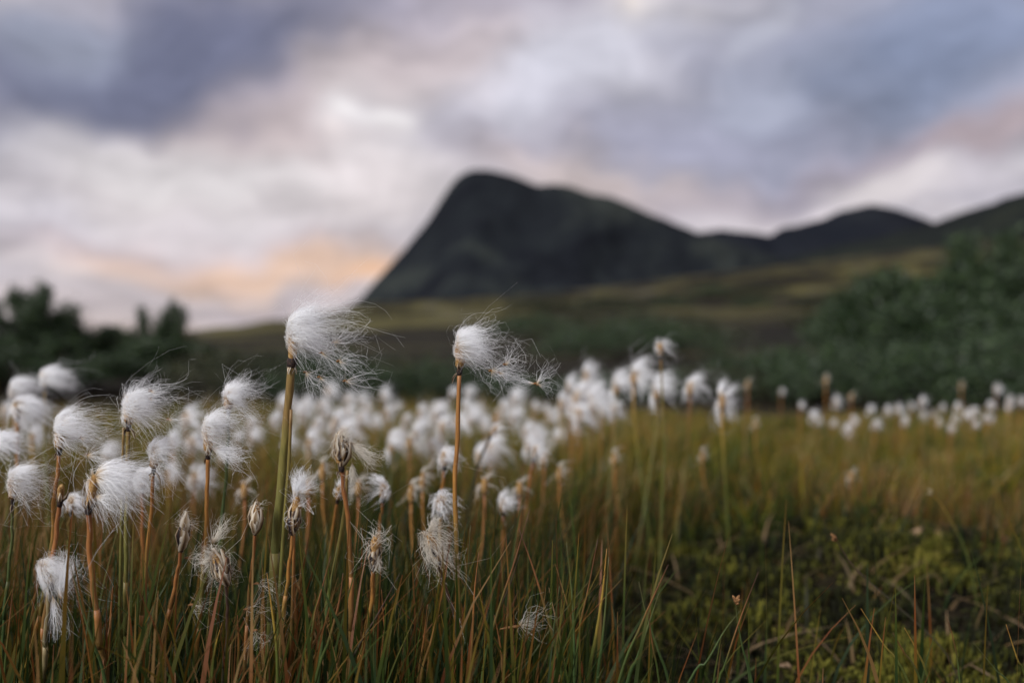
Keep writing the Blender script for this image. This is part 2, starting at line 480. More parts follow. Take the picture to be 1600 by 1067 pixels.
# ------------------------------------------------------------------ ground sheet
def hillcrest(x):
    return np.interp(x, [-900, -300, -140, -96, -73, -46, 0, 58, 96, 154, 300, 900], [0.0, 0.0, 0.0, 0.8, 5.0, 8.9, 13.4, 20.0, 25.0, 32, 38, 40])
def gz(x, y):
    x = np.asarray(x, float); y = np.asarray(y, float)
    near = 0.035 * fbm(x * 2.2, y * 2.2, 4, 3) * sstep(9, 4, y) + 0.045 * np.exp(-(((x - 0.33) / 0.22) ** 2 + ((y - 0.98) / 0.20) ** 2))
    g = np.clip((y - 7) / 293.0, 0, None)
    rise = np.where(y < 300, np.minimum(g, 1) ** 1.35, 1 - 1.15 * sstep(300, 620, y))
    h = hillcrest(x * 300.0 / np.clip(y, 45, 300)) * rise
    damp = sstep(10, 60, y) * (1 - 0.85 * sstep(150, 290, y)) * (1 - sstep(300, 600, y)) * (0.15 + 0.85 * sstep(-90, -20, x))
    h = h + damp * (fbm(x * 0.022, y * 0.05, 4, 11) * y * 0.045 + fbm(x * 0.12, y * 0.25, 3, 21) * y * 0.012)
    h = h - 12 * sstep(400, 900, y)
    h = h + 0.25 * fbm(x * 0.09, y * 0.09, 3, 5) * sstep(5, 14, y) * sstep(120, 20, y)
    return near + h
ys = np.concatenate([np.linspace(-4, 0.2, 12), np.arange(0.23, 3.2, 0.025), 3.2 * 1.028 ** np.arange(1, 340)])
ys = ys[ys < 30000]
lin = np.sort(np.concatenate([np.linspace(-1, 1, 181), np.linspace(-0.62, 0.62, 60)]))
V = []
for y in ys:
    half = max(2.4, abs(y) * 1.5)
    x = lin * half
    V.append(np.stack([x, np.full_like(x, y), gz(x, y)], -1))
V = np.array(V); ny, nx = V.shape[:2]
i = np.arange(ny - 1)[:, None] * nx; j = np.arange(nx - 1)[None]
mb = MB(); mb.add(V.reshape(-1, 3), np.stack([i + j, i + j + 1, i + nx + j + 1, i + nx + j], -1))
tag(mb.build('ground', M['ground']), kind='structure')

# ------------------------------------------------------------------ mountains
def ridge(name, mat, prof, Y, front, back, seed, base=-20.0, nx=220, amp=0.1, sc=0.004, ext=(0, 0)):
    """prof: pixel skyline at depth Y. front/back: slopes of the two faces."""
    px = np.array([p[0] for p in prof], float); py = np.array([p[1] for p in prof], float)
    X = (px - CX) / FPX * Y; Z = (CY - py) / FPX * Y
    X = np.concatenate([[X[0] - ext[0]], X, [X[-1] + ext[1]]]); Z = np.concatenate([[base if ext[0] else Z[0]], Z, [base if ext[1] else Z[-1]]])
    xs = np.linspace(X[0], X[-1], nx)
    zs = np.interp(xs, X, Z)
    k = np.ones(3) / 3
    zs = np.convolve(np.pad(zs, 1, 'edge'), k, 'valid')
    zs = zs + Y * 0.0042 * fbm(xs / Y * 38, xs * 0, 4, seed + 5)
    dep = np.concatenate([-np.linspace(1, 0, 70) ** 1.2, np.linspace(0, 1, 30)[1:] ** 1.2])
    V = []
    for dd in dep:
        H = zs - base
        run = H / (front if dd < 0 else back) * abs(dd)
        y = Y + np.sign(dd) * run
        z = base + H * (1 - abs(dd) ** 0.92)
        nz = fbm(xs * sc + 0.3 * run * sc, run * sc * 1.2, 5, seed) * amp * H * (abs(dd) ** 0.6) * (1 - abs(dd)) * 2.4
        z = z + np.where(dd < 0, nz - abs(nz) * 0.4, nz * 0.3)
        V.append(np.stack([xs, y, z], -1))
    V = np.array(V); n0, n1 = V.shape[:2]
    i = np.arange(n0 - 1)[:, None] * n1; j = np.arange(n1 - 1)[None]
    mb = MB(); mb.add(V.reshape(-1, 3), np.stack([i + j, i + j + 1, i + n1 + j + 1, i + n1 + j], -1))
    return tag(mb.build(name, mat), kind='structure')
ridge('mountain', M['mountain'], [(490, 500), (525, 487), (560, 468), (590, 436), (618, 405), (645, 375), (668, 345), (686, 315), (702, 290), (720, 271), (740, 263), (765, 265), (790, 273), (815, 280), (838, 291), (870, 289), (905, 295),
      (945, 306), (985, 320), (1020, 333), (1060, 350), (1085, 362), (1130, 376), (1190, 396), (1260, 420)], 1700, 0.75, 0.6, 31, amp=0.30, sc=0.009, ext=(180, 200))
ridge('mountain', M['mountain_far'], [(1000, 400), (1060, 378), (1092, 363), (1130, 359), (1170, 364), (1205, 367), (1216, 357), (1250, 352), (1285, 343), (1320, 327), (1362, 319), (1400, 324), (1435, 336), (1465, 350), (1520, 372), (1640, 410)], 2800, 0.5, 0.5, 57, amp=0.12, sc=0.0025, ext=(400, 400))
ridge('hill', M['hill'], [(1180, 412), (1260, 397), (1330, 380), (1390, 366), (1440, 350), (1480, 340), (1530, 322), (1570, 310), (1610, 300), (1680, 280), (1800, 255)], 800, 0.22, 0.4, 77, amp=0.06, sc=0.006, ext=(60, 300))

# ------------------------------------------------------------------ fluff
def hairs(mb, roots, dirs, lens, wind, bend, width, K=7, jit=0.10, curl=0.0015, seed=0, grav=0.0, clump=None):
    """ribbon hairs that leave the root along dirs and are blown over into the wind"""
    r_ = np.random.default_rng(seed)
    n = len(roots)
    wind = np.broadcast_to(np.asarray(wind, float), (n, 3)) + r_.normal(0, jit, (n, 3))
    wind /= np.linalg.norm(wind, axis=1)[:, None]
    P = [roots.copy()]; p = roots.copy()
    ph = r_.uniform(0, 6.28, (n, 3)); fr = r_.uniform(2.0, 5.5, (n, 1)); am = r_.gamma(1.5, 0.7, (n, 1)) * curl
    for k in range(1, K):
        t = (k - 0.5) / (K - 1)
        a = np.exp(-t * lens / bend)[:, None]
        d = dirs * a + wind * (1 - a) + np.array([0, 0, -grav]) * t
        d /= np.linalg.norm(d, axis=1)[:, None] + 1e-9
        p = p + d * (lens / (K - 1))[:, None]
        P.append(p + am * (k / (K - 1)) ** 1.5 * np.sin(fr * (k / (K - 1)) * 2.2 + ph))
    P = np.stack(P, 1)
    T = np.gradient(P, axis=1)
    s = np.cross(T, r_.normal(0, 1, (n, 1, 3))); s /= np.linalg.norm(s, axis=2)[:, :, None] + 1e-12
    w = width * (1 - 0.72 * np.linspace(0, 1, K)) * 0.5
    w = w[None, :, None] * r_.uniform(0.7, 1.3, (n, 1, 1))
    V = np.stack([P - s * w, P + s * w], 2).reshape(-1, 3)
    b = (np.arange(n) * K * 2)[:, None] + (np.arange(K - 1) * 2)[None]
    q = np.stack([b, b + 1, b + 3, b + 2], -1)
    mb.add(V, q.reshape(-1, 4), None, np.tile(np.repeat(np.linspace(0, 1, K), 2), n))
    return P

def basis(ax):
    ax = np.asarray(ax, float); ax = ax / np.linalg.norm(ax)
    u = np.cross([0.05, 1, 0.02], ax); u /= np.linalg.norm(u)
    return u, np.cross(ax, u), ax          # u points right, second along depth

def head_hairs(mb, base, axis, rec, L, n, wind, width, seed, bend=0.010, nclump=34, low=0.35, tight=0.5, K=7, jit=0.09, curl=0.0012, strag=0.06, fan=(-36, -8), wisp=1.0, lee=False):
    """a wind-blown cotton head growing from the receptacle"""
    r_ = np.random.default_rng(seed)
    u, w, ax = basis(axis)
    wind = np.asarray(wind, float); wind = wind / np.linalg.norm(wind)
    cs = r_.uniform(low, 1.0, nclump); ca = r_.uniform(0, 2 * math.pi, nclump)
    cw = r_.normal(0, 0.30, (nclump, 3)); cl = r_.uniform(0.5, 1.12, nclump); cb = r_.uniform(0.75, 1.3, nclump)
    ci = r_.integers(0, nclump, n)
    s = np.clip(cs[ci] + r_.normal(0, 0.05, n), low * 0.8, 1.02)
    a = ca[ci] + r_.normal(0, 0.26, n)
    keep = ~((np.sin(a) < -0.25) & (s < 0.35 * low + 0.5) & (r_.random(n) < 0.8))
    if lee: keep &= ~((np.cos(a) < 0.1) & (s < 0.9)) & ~((np.cos(a) < -0.5) & (r_.random(n) < 0.7))
    ci, s, a = ci[keep], s[keep], a[keep]; n = len(s)
    g = ((s - low) / (1 - low)).clip(0, 1)
    elv = np.radians(-12 + 84 * g + r_.normal(0, 12, n))
    out_ = np.cos(a)[:, None] * u + np.sin(a)[:, None] * w
    dirs = np.cos(elv)[:, None] * out_ + np.sin(elv)[:, None] * ax
    roots = np.asarray(base) + ax * (s * rec)[:, None] + out_ * 0.0012
    ln = L * cl[ci] * (0.42 + 0.62 * r_.random(n) ** 0.8)
    st = r_.random(n) < strag
    ln[st] *= r_.uniform(1.2, 1.7, st.sum())
    fa = np.radians(fan[0] + (fan[1] - fan[0]) * g)
    wd = wind * np.cos(fa)[:, None] + ax * np.sin(fa)[:, None] + cw[ci] * tight + out_ * np.array([0.0, 0.25, 0.10])
    side = 0.5 + 0.5 * (dirs @ wind)
    bd = bend * cb[ci] * (0.42 + 0.35 * side + 0.28 * np.maximum(0, dirs @ ax))
    m_ = ~st
    hairs(mb, roots[m_], dirs[m_], ln[m_], wd[m_], bd[m_], width, K, jit, curl, seed + 1)
    if st.any(): hairs(mb, roots[st], dirs[st], ln[st], wd[st] + r_.normal(0, 0.12, (st.sum(), 3)), bd[st] * 1.3, width * 0.8, K + 2, jit * 2, curl * 3.6 * wisp, seed + 2)

def burst(mb, p, n, L, direc, width, seed, spread=0.8, curl=0.002, bend=0.02):
    """the bristles of one seed that has come loose"""
    r_ = np.random.default_rng(seed)
    d = np.asarray(direc, float) + r_.normal(0, spread, (n, 3)); d /= np.linalg.norm(d, axis=1)[:, None]
    hairs(mb, np.repeat(np.asarray(p, float)[None], n, 0), d, L * r_.uniform(0.6, 1.1, n), np.asarray(direc, float) + r_.normal(0, 0.3, (n, 3)), bend, width, 8, 0.15, curl, seed + 3)

# ------------------------------------------------------------------ cottongrass in focus
def stem_path(path, d, lean=0.0, extra=None):
    """photo pixels top->bottom at depth d, carried on to the ground"""
    P = [at(px, py, d + lean * k / max(1, len(path) - 1)) for k, (px, py) in enumerate(path)]
    a, b = P[-2], P[-1]
    v = (b - a); v = v / max(1e-6, -v[2])
    v[:2] *= 0.6
    z0 = float(gz(b[0], b[1])) - 0.006
    if b[2] > z0 + 0.01: P.append(b + v * (b[2] - z0))
    return np.array(P)[::-1]

bract_meshes = []
def get_bract(k=0):
    """a membranous scale, 1 unit long along +Z, bulging along +X and closing in at the tip; three crumpled variants"""
    if not bract_meshes:
        for v in range(4):
            r_ = np.random.default_rng(700 + v); mb = MB(); n = 7
            V = []; t = []
            for k_ in range(n):
                s = k_ / (n - 1); wd = (0.15 * math.sin(math.pi * min(1, 0.16 + 0.82 * s)) ** 0.8 + 0.006) * r_.uniform(0.8, 1.15)
                x = 0.15 * math.sin(s * 3.1) - 0.10 * s * s + 0.025 * r_.normal() * s
                tw = (0.5 - 0.3 * v) * s * s
                for e in (-1, -0.5, 0, 0.5, 1):
                    V.append((x - 0.07 * e * e + tw * wd * e, wd * e + 0.02 * r_.normal() * s, s)); t.append(0.02 + 0.75 * abs(e) ** 1.3 + 0.22 * (s - 0.4))
            q = [(r * 5 + c, r * 5 + c + 1, r * 5 + c + 6, r * 5 + c + 5) for r in range(n - 1) for c in range(4)]
            mb.add(V, q, None, t)
            bract_meshes.append(mb.mesh('bract', M['bract']))
    return bract_meshes[k % 4]
def add_bracts(root, parent_loc, p, axis, n, size, seed, open_=0.3, span=0.5, drop=0.0):
    r_ = np.random.default_rng(seed)
    u, w, ax = basis(axis)
    from mathutils import Matrix
    for k in range(n):
        a = k * 2.4 + r_.uniform(-0.3, 0.3)
        o_ = math.cos(a) * u + math.sin(a) * w
        tl = open_ * r_.uniform(0.4, 1.4)
        zc = ax * math.cos(tl) + o_ * math.sin(tl)
        if r_.random() < drop: zc = -ax * 0.8 + o_ * 0.6
        zc /= np.linalg.norm(zc)
        yc = np.cross(zc, o_); yc /= np.linalg.norm(yc); xc = np.cross(yc, zc)
        sz = size * r_.uniform(0.75, 1.15)
        q = p + ax * span * size * r_.uniform(0, 1.0) + o_ * size * 0.05 - parent_loc
        o = bpy.data.objects.new('bract', get_bract(k + seed)); COL.objects.link(o); o.parent = root
        Mx = Matrix(((xc[0] * sz, yc[0] * sz, zc[0] * sz, q[0]), (xc[1] * sz, yc[1] * sz, zc[1] * sz, q[1]), (xc[2] * sz, yc[2] * sz, zc[2] * sz, q[2]), (0, 0, 0, 1)))
        o.matrix_local = Mx

def cotton(path, d, col, thick, label, L=0.030, n=1500, rec=0.011, wind=(1, 0.05, 0.05), seed=1, width=0.00022, bend=0.010,
           low=0.35, lean=0.02, bursts=(), bracts=3, axis=None, fluff='fluff', group='cottongrass in focus', second=None, recr=0.0024, tight=0.5, curl=0.0012, strag=0.06, jit=0.09, husk=0, husk_size=0.012, husk_open=0.3, plumes=(), nclump=34):
    P = stem_path(path, d, lean)
    base = P[0].copy()
    root = empty('bog_cotton', base)
    tag(root, label, 'bog cotton', group, 'thing')
    top = P[-1]
    C = catmull(P, 26)
    kk = np.random.default_rng(seed + 77); C[3:-3, 0] += np.convolve(kk.normal(0, 0.0005, len(C) - 4), np.ones(3) / 3, 'valid'); C[3:-3, 1] += np.convolve(kk.normal(0, 0.0006, len(C) - 4), np.ones(3) / 3, 'valid')
    r = thick * (0.86 if thick < 13 else 1.0) / FPX * d * 0.5
    mb = MB(); tube(mb, C, r * np.linspace(1.12, 0.86, len(C)) * (1 + 0.06 * np.sin(np.arange(len(C)) * 2.1 + seed)), 9, ribs=0.05)
    mb.build('stem', M[col], root, origin=base)
    if d < 0.56 and n != 1:         # leaf sheath clasping the culm
        k0 = 5 + seed % 6; k1 = k0 + 5
        mb = MB(); tube(mb, C[k0:k1], r * np.linspace(1.24, 1.10, k1 - k0), 9, 0.3, 0.75); mb.build('sheath', M[col], root, origin=base)
    if second:                      # a second, thinner culm sheathed against the first
        P2 = stem_path(second[0], d + second[3] if len(second) > 3 else d + 0.006, lean)
        mb = MB(); C2 = catmull(P2, 20); tube(mb, C2, second[2] / FPX * d * 0.5 * np.linspace(1.1, 0.7, 20), 8)
        mb.build('stem', M[second[1]], root, origin=base)
    ax = np.array(axis if axis is not None else (C[-1] - C[-3]), float); ax /= np.linalg.norm(ax)
    rc = recr
    if rec:
        mb = MB()
        lathe(mb, top - ax * 0.0032, ax, [(0, r * 0.9), (0.0008, r * 1.12), (0.0026, r * 1.2), (0.0042, r * 1.08), (0.0052, r * 0.7)], 9, 0.1, seed)
        mb.build('collar', M['collar'], root, origin=base)
        mb = MB()
        lathe(mb, top, ax, [(0, r * 0.7), (rec * 0.12, rc * 0.85), (rec * 0.3, rc), (rec * 0.5, rc * 0.95), (rec * 0.7, rc * 1.05), (rec * 0.88, rc * 0.8), (rec, rc * 0.35)], 9, 0.18, seed)
        mb.build('receptacle', M['receptacle'], root, origin=base)
    if bracts: add_bracts(root, base, top - ax * 0.002, ax, bracts, 0.0065, seed + 9, 0.45, 0.2, 0.35)
    if husk: add_bracts(root, base, top - ax * 0.004, ax, husk, husk_size, seed + 5, husk_open, 0.55)
    if n:
        mb = MB()
        if d < 0.56 and n > 700:
            head_hairs(mb, top, ax, rec, L * 0.70, int(n * 1.55), wind, 0.00013, seed, bend * 0.82, nclump, low, tight * 0.9, jit=0.06, curl=0.0007, strag=0.02, fan=(-22, -5))
            head_hairs(mb, top, ax, rec, L * 1.30, int(n * 0.55), wind, 0.00013, seed + 7, bend * 1.1, nclump, low * 0.5, tight * 1.5, K=10, jit=0.2, curl=0.0022, strag=0.12, fan=(-58, -4), lee=True)
        else:
            head_hairs(mb, top, ax, max(rec, 0.005), L, n, wind, width, seed, bend, nclump, low, tight, jit=jit, curl=curl, strag=strag)
        mb.build('cotton_head', M[fluff], root, origin=base)
    for k, (px, py, nn, LL, dr, *sp) in enumerate(plumes):
        mb = MB(); burst(mb, at(px, py, d), nn, LL, dr, width, seed + 50 + k, *(sp or (0.35,)))
        mb.build('plume', M[fluff], root, origin=base)
    for k, (px, py, nn, LL, dr, *sp) in enumerate(bursts):
        p = at(px, py, d - 0.004 + 0.008 * (k % 2))
        mb = MB(); burst(mb, p, nn, LL, dr, 0.00015, seed + 90 + k, *(sp or (0.8,)))
        o = mb.build('bristle_tuft', M['fluff'], root, origin=base)
        mb = MB(); lathe(mb, p - np.array([0.0016, 0, 0]), (1, 0.2, 0.3), [(0, 0.0001), (0.0006, 0.0005), (0.0014, 0.0006), (0.0022, 0.0002)], 6)
        s_ = mb.build('seed', M['seed'], o, origin=base)
    return root

# --- the full heads
cotton([(456, 564), (449, 660), (441, 740), (431, 850), (424, 960), (420, 1067)], 0.495, 'olive', 14, 'tallest cottongrass, big white head streaming right against the sky', L=0.031, n=1900, rec=0.018, seed=3,
       bend=0.0115, low=0.5, wind=(1, 0.0, 0.04), second=([(455, 640), (451, 730), (443, 830), (436, 950), (432, 1067)], 'olive', 7, -0.004), width=0.0002, nclump=60, strag=0.17,
       bursts=[(540, 596, 30, 0.021, (0.6, 0, -0.05), 0.75, 0.003), (522, 536, 34, 0.020, (0.75, 0, 0.35), 0.7, 0.0035), (503, 552, 26, 0.019, (0.8, 0, -0.4), 0.5, 0.003), (478, 582, 34, 0.018, (0.6, 0, -0.7), 0.5, 0.003), (530, 565, 22, 0.018, (1, 0, 0.0), 0.6, 0.0035), (500, 590, 26, 0.018, (0.7, 0, -0.6), 0.6, 0.003)])
cotton([(718, 577), (714, 690), (712, 790), (715, 900), (717, 980), (716, 1067)], 0.50, 'orange', 9, 'slim orange-stemmed cottongrass with a long wisp trailing from its white head', L=0.0225, n=1250, rec=0.015, seed=12,
       bend=0.0088, low=0.5, wind=(1, 0.0, -0.05), strag=0.10, nclump=44,
       bursts=[(768, 580, 44, 0.018, (1, 0, -0.05), 0.6, 0.004), (780, 583, 36, 0.017, (1, 0, -0.15), 0.45, 0.003), (838, 600, 24, 0.016, (0.5, 0, 0.7), 0.5, 0.0025), (838, 600, 26, 0.018, (-1, 0, 0.12), 0.13, 0.002), (790, 570, 20, 0.014, (0.8, 0, 0.7), 0.6, 0.004), (842, 602, 14, 0.012, (0.9, 0, -0.3), 0.6, 0.003)])
cotton([(201, 664), (199, 750), (197, 850), (196, 950), (196, 1067)], 0.50, 'olive', 8, 'bushy cottongrass head on a double olive stem, seeds caught in its fluff', L=0.0245, n=1200, rec=0.012, seed=21,
       bend=0.0105, low=0.42, wind=(1, 0.0, 0.02), second=([(193, 668), (191, 760), (189, 860), (187, 960), (186, 1067)], 'olive', 6), nclump=46,
       bursts=[(236, 612, 20, 0.014, (1, 0, 0.1)), (235, 624, 20, 0.012, (1, 0, -0.1)), (264, 656, 30, 0.012, (1, 0, -0.3))])
cotton([(93, 702), (88, 770), (78, 860), (62, 960), (40, 1067)], 0.51, 'orange', 8, 'wide cottongrass head left of the double-stemmed one, loose seed star below it', L=0.0265, n=1150, rec=0.014, seed=31,
       bend=0.0105, low=0.45, wind=(1, 0.0, -0.03), nclump=44, bursts=[(137, 711, 60, 0.020, (1, 0, -0.25)), (120, 676, 30, 0.014, (1, 0, 0)), (127, 685, 25, 0.014, (1, 0, -0.2))])
cotton([(20, 780), (17, 850), (10, 930), (2, 1040)], 0.50, 'green', 6, 'cottongrass head on a dark green stem at the left picture edge', L=0.020, n=950, rec=0.013, seed=41, bend=0.0092, low=0.4, wind=(1, 0, 0.0), nclump=40)
cotton([(139, 793), (141, 850), (145, 920), (156, 1000), (166, 1067)], 0.47, 'rust', 11, 'half-bare cottongrass on a thick orange stem, two white wisps blown right', L=0.030, n=620, rec=0.016, seed=52, axis=(0.2, 0, 1),
       bend=0.008, low=0.86, wind=(1, 0, -0.02), bracts=5, recr=0.0020, nclump=8, tight=0.8,
       plumes=[(146, 750, 130, 0.020, (0.9, 0, -0.18), 0.16), (150, 775, 70, 0.016, (1, 0, -0.45), 0.5), (152, 750, 60, 0.022, (0.8, 0, 0.1), 0.2)])
cotton([(240, 732), (236, 800), (229, 880), (222, 960), (214, 1060)], 0.515, 'orange', 7, 'small cottongrass head hanging low between the double-stemmed and the twin heads', L=0.0175, n=740, rec=0.011, seed=61, bend=0.0092, low=0.75, wind=(1, 0, -0.25), nclump=30)
cotton([(325, 708), (324, 780), (320, 860), (311, 960), (303, 1067)], 0.50, 'orange', 8, 'cottongrass head on an orange stem, just below a smaller head', L=0.0215, n=1000, rec=0.016, seed=72, bend=0.0092, low=0.55, wind=(1, 0, -0.12), nclump=36,
       plumes=[(330, 700, 110, 0.020, (0.95, 0, -0.3), 0.22)])
cotton([(357, 640), (355, 700), (350, 770), (344, 850), (338, 960), (334, 1067)], 0.535, 'green', 6, 'upswept cottongrass head on a dark green stem, above its twin', L=0.0185, n=900, rec=0.010, seed=83, bend=0.0092, low=0.45, wind=(1, 0, 0.12), nclump=34)
# --- bare, withered and half-blown heads
cotton([(94, 782), (89, 830), (80, 900), (70, 980), (60, 1067)], 0.49, 'rust', 9, 'bare brown cottongrass spike in front of the wide head\'s stem', n=0, rec=0.009, seed=91, bracts=4, recr=0.0016)
cotton([(284, 852), (275, 900), (262, 970), (247, 1067)], 0.49, 'rust', 7, 'withered pointed cottongrass husk on a thin rust-red stem', n=60, L=0.008, rec=0.012, seed=101, husk=16, husk_size=0.0135, husk_open=0.16, bracts=0, fluff='fluff_old', axis=(0.12, 0, 1), curl=0.002, low=0.8)
cotton([(352, 905), (356, 960), (352, 1020), (346, 1067)], 0.485, 'dark', 6, 'leaning split cottongrass husk with a pale plume and ragged fluff', n=200, L=0.012, rec=0.014, seed=111, husk=14, husk_size=0.0135, husk_open=0.3, bracts=0, fluff='fluff_old', axis=(-0.42, 0, 1), curl=0.003, low=0.2, wind=(-0.3, 0, -0.6),
       plumes=[(332, 848, 70, 0.015, (0.5, 0, 0.75), 0.30), (330, 875, 60, 0.008, (-0.6, 0, -0.3), 0.7)])
cotton([(399, 826), (396, 870), (389, 930), (381, 1067)], 0.495, 'rust', 6, 'small goblet-shaped cottongrass husk left of the tallest stem', n=30, L=0.006, rec=0.012, seed=121, husk=14, husk_size=0.012, husk_open=0.2, bracts=0, fluff='fluff_old', axis=(0.06, 0, 1), low=0.8)
cotton([(458, 826), (452, 880), (443, 950), (436, 1067)], 0.485, 'orange', 7, 'cottongrass husk with a white crest blown up, right of the tallest stem', n=110, L=0.010, rec=0.016, seed=131, husk=9, husk_size=0.013, husk_open=0.16, bracts=2, axis=(0.13, 0, 1), low=0.3, curl=0.002, wind=(0.9, 0, -0.1),
       plumes=[(459, 775, 210, 0.014, (0.35, 0, 0.95), 0.22), (463, 770, 40, 0.013, (0.9, 0, 0.4), 0.2)], second=([(460, 800), (459, 860), (457, 940), (452, 1067)], 'rust', 6, 0.01))
cotton([(534, 727), (540, 780), (547, 850), (550, 940), (546, 1067)], 0.49, 'rust', 9, 'largest withered cottongrass head, brown and blotched, with one wisp to the right', n=170, L=0.013, rec=0.014, seed=141, husk=22, husk_size=0.0135, husk_open=0.3, bracts=6, fluff='fluff_old', low=0.6, axis=(0.02, 0, 1), recr=0.0032, wind=(0.5, 0, -0.6), curl=0.002,
       plumes=[(546, 690, 130, 0.018, (0.75, 0, -0.55), 0.16), (540, 690, 60, 0.006, (0, 0, 1), 0.8), (550, 722, 70, 0.014, (0.05, 0, -1), 0.15)], second=([(543, 735), (538, 800), (524, 880), (508, 960), (492, 1067)], 'olive', 8, 0.012))
cotton([(584, 882), (580, 930), (570, 1000), (556, 1067)], 0.485, 'orange', 8, 'stubby brown cottongrass husk with a short white tuft hanging', n=70, L=0.009, rec=0.014, seed=151, husk=14, husk_size=0.0115, husk_open=0.14, bracts=0, fluff='fluff_old', axis=(0.06, 0, 1), low=0.5, curl=0.0025, wind=(0.4, 0, -0.8),
       plumes=[(587, 862, 80, 0.009, (0.05, 0, -1), 0.22)])
cotton([(686, 878), (692, 910), (706, 950), (716, 1000), (720, 1067)], 0.50, 'dark', 6, 'drooping cottongrass husk with ragged fluff, left of the slim orange stem', n=420, L=0.020, rec=0.015, seed=161, husk=6, husk_size=0.011, husk_open=0.3, bracts=2, fluff='fluff_old', axis=(-0.38, 0, 1), low=0.1, curl=0.003, wind=(0.75, 0, -0.75), jit=0.25, bend=0.007,
       plumes=[(669, 832, 90, 0.010, (0.55, 0, 0.75), 0.18), (664, 836, 80, 0.009, (0.5, 0, -0.9), 0.2)])
cotton([(78, 912), (74, 960), (66, 1067)], 0.485, 'straw', 9, 'collapsed cottongrass head hanging low among stems at lower left', n=900, L=0.024, rec=0.010, seed=171, husk=4, husk_size=0.010, husk_open=0.5, bracts=0, axis=(-0.3, 0, 1), low=0.2, wind=(0.55, 0.2, -0.8), bend=0.006,
       plumes=[(95, 935, 240, 0.022, (0.1, 0, 0.9), 0.2), (82, 930, 60, 0.022, (0.15, 0, -1), 0.14)])
# --- the softly blurred ones near the focus
near_soft = [
    ([(27, 652), (28, 720), (24, 800), (20, 1000)], 0.72, 'orange', 7, 'softly blurred cottongrass head at left, in front of a rounder one', 0.036, 900, (0.8, 0, -0.35)),
    ([(20, 622), (14, 720), (8, 900)], 0.84, 'olive', 6, 'blurred round cottongrass head near the left edge', 0.036, 800, (0.9, 0, -0.1)),
    ([(70, 605), (72, 700), (76, 860)], 0.80, 'olive', 6, 'blurred cottongrass head standing free below the left bush', 0.032, 800, (0.9, 0, -0.1)),
    ([(-8, 712), (-10, 800), (-14, 960)], 0.62, 'orange', 6, 'cottongrass head cut off by the left picture edge', 0.028, 900, (0.9, 0, -0.2)),
    ([(222, 763), (222, 850), (218, 980)], 0.62, 'rust', 6, 'faint drooping cottongrass head below the small hanging one', 0.026, 600, (0.5, 0, -0.5)),
    ([(110, 800), (106, 860), (100, 1000)], 0.62, 'olive', 5, 'small slanting white tuft behind the bare brown spike', 0.018, 300, (0.7, 0, -0.7)),
    ([(1032, 556), (1036, 640), (1038, 720), (1032, 840)], 0.80, 'olive', 4, 'lone tall cottongrass with a tiny drooping head, right of centre', 0.019, 170, (0.72, 0, -0.6)),
    ([(598, 778), (594, 830), (588, 930)], 0.62, 'orange', 6, 'blurred husk with a white tuft, right of the largest withered head', 0.018, 260, (-1, 0, -0.1)),
    ([(528, 780), (519, 830), (508, 930)], 0.60, 'orange', 6, 'blurred husk on an orange stem, left of the blotched withered head', 0.014, 120, (0.8, 0, -0.3)),
    ([(694, 728), (690, 790), (685, 880)], 0.66, 'orange', 7, 'blurred slender head left of the slim orange stem', 0.020, 260, (0.6, 0, -0.8)),
    ([(688, 800), (686, 860), (684, 960)], 0.60, 'yellow', 6, 'pale hanging tuft low beside the slim orange stem', 0.020, 300, (0.55, 0, -0.85)),
    ([(786, 800), (786, 860), (784, 960)], 0.74, 'rust', 6, 'isolated white tuft low in the grass right of the slim stem', 0.017, 420, (0.9, 0, 0.1)),
    ([(834, 716), (826, 760), (818, 860)], 0.80, 'rust', 7, 'narrow white tuft hanging from a hooked brown stem', 0.020, 260, (0.35, 0, -0.95)),
    ([(768, 680), (758, 700), (742, 750)], 0.80, 'dark', 5, 'slanting dark stem with a small tuft among the blurred heads', 0.014, 140, (0.8, 0, -0.3)),
]
for k, (path, d, col, th, lab, L, n, wd) in enumerate(near_soft):
    cotton(path, d, col, th, lab, L=L * 0.82, n=int(n * 0.75), rec=0.010, seed=300 + k * 7, width=0.0004, bend=0.0092, low=0.5, wind=wd, group='blurred cottongrass close by', bracts=0, lean=0.02)

# ------------------------------------------------------------------ blurred cottongrass of the meadow
variants = []
for k in range(9):
    old = k >= 7
    mb = MB()
    r_ = np.random.default_rng(500 + k)
    head_hairs(mb, np.zeros(3), (0.05 * (k % 3 - 1), 0, 1), 0.011, 0.026 if not old else 0.013, 330 if not old else 70, (1, 0.1 * (k % 2), -0.12 + 0.05 * (k % 4) - (0.5 if old else 0)), 0.0006, 520 + k * 5, 0.0105, 13, 0.4, 1.0, 6, strag=0.15, fan=(-62, 4))
    hm = mb.mesh('cotton_head', M['fluff_old' if old else 'fluff'])
    mb = MB()
    lathe(mb, (0, 0, -0.002), (0, 0, 1), [(0, 0.0011), (0.002, 0.0022), (0.006, 0.0026), (0.011, 0.0022), (0.0135, 0.0008)], 7, 0.15, k)
    rm = mb.mesh('receptacle', M['receptacle'])
    mb = MB()
    lx, ly = r_.uniform(-0.028, 0.028), r_.uniform(-0.03, 0.03)
    tube(mb, catmull([(lx, ly, -1.0), (lx * 0.5, ly * 0.4, -0.6), (lx * 0.05, 0, -0.2), (0, 0, 0)], 9), 1.0, 6)
    sm = mb.mesh('stem', M[['orange', 'olive', 'orange', 'rust', 'olive', 'yellow', 'orange', 'rust', 'orange'][k]])
    variants.append((hm, rm, sm))
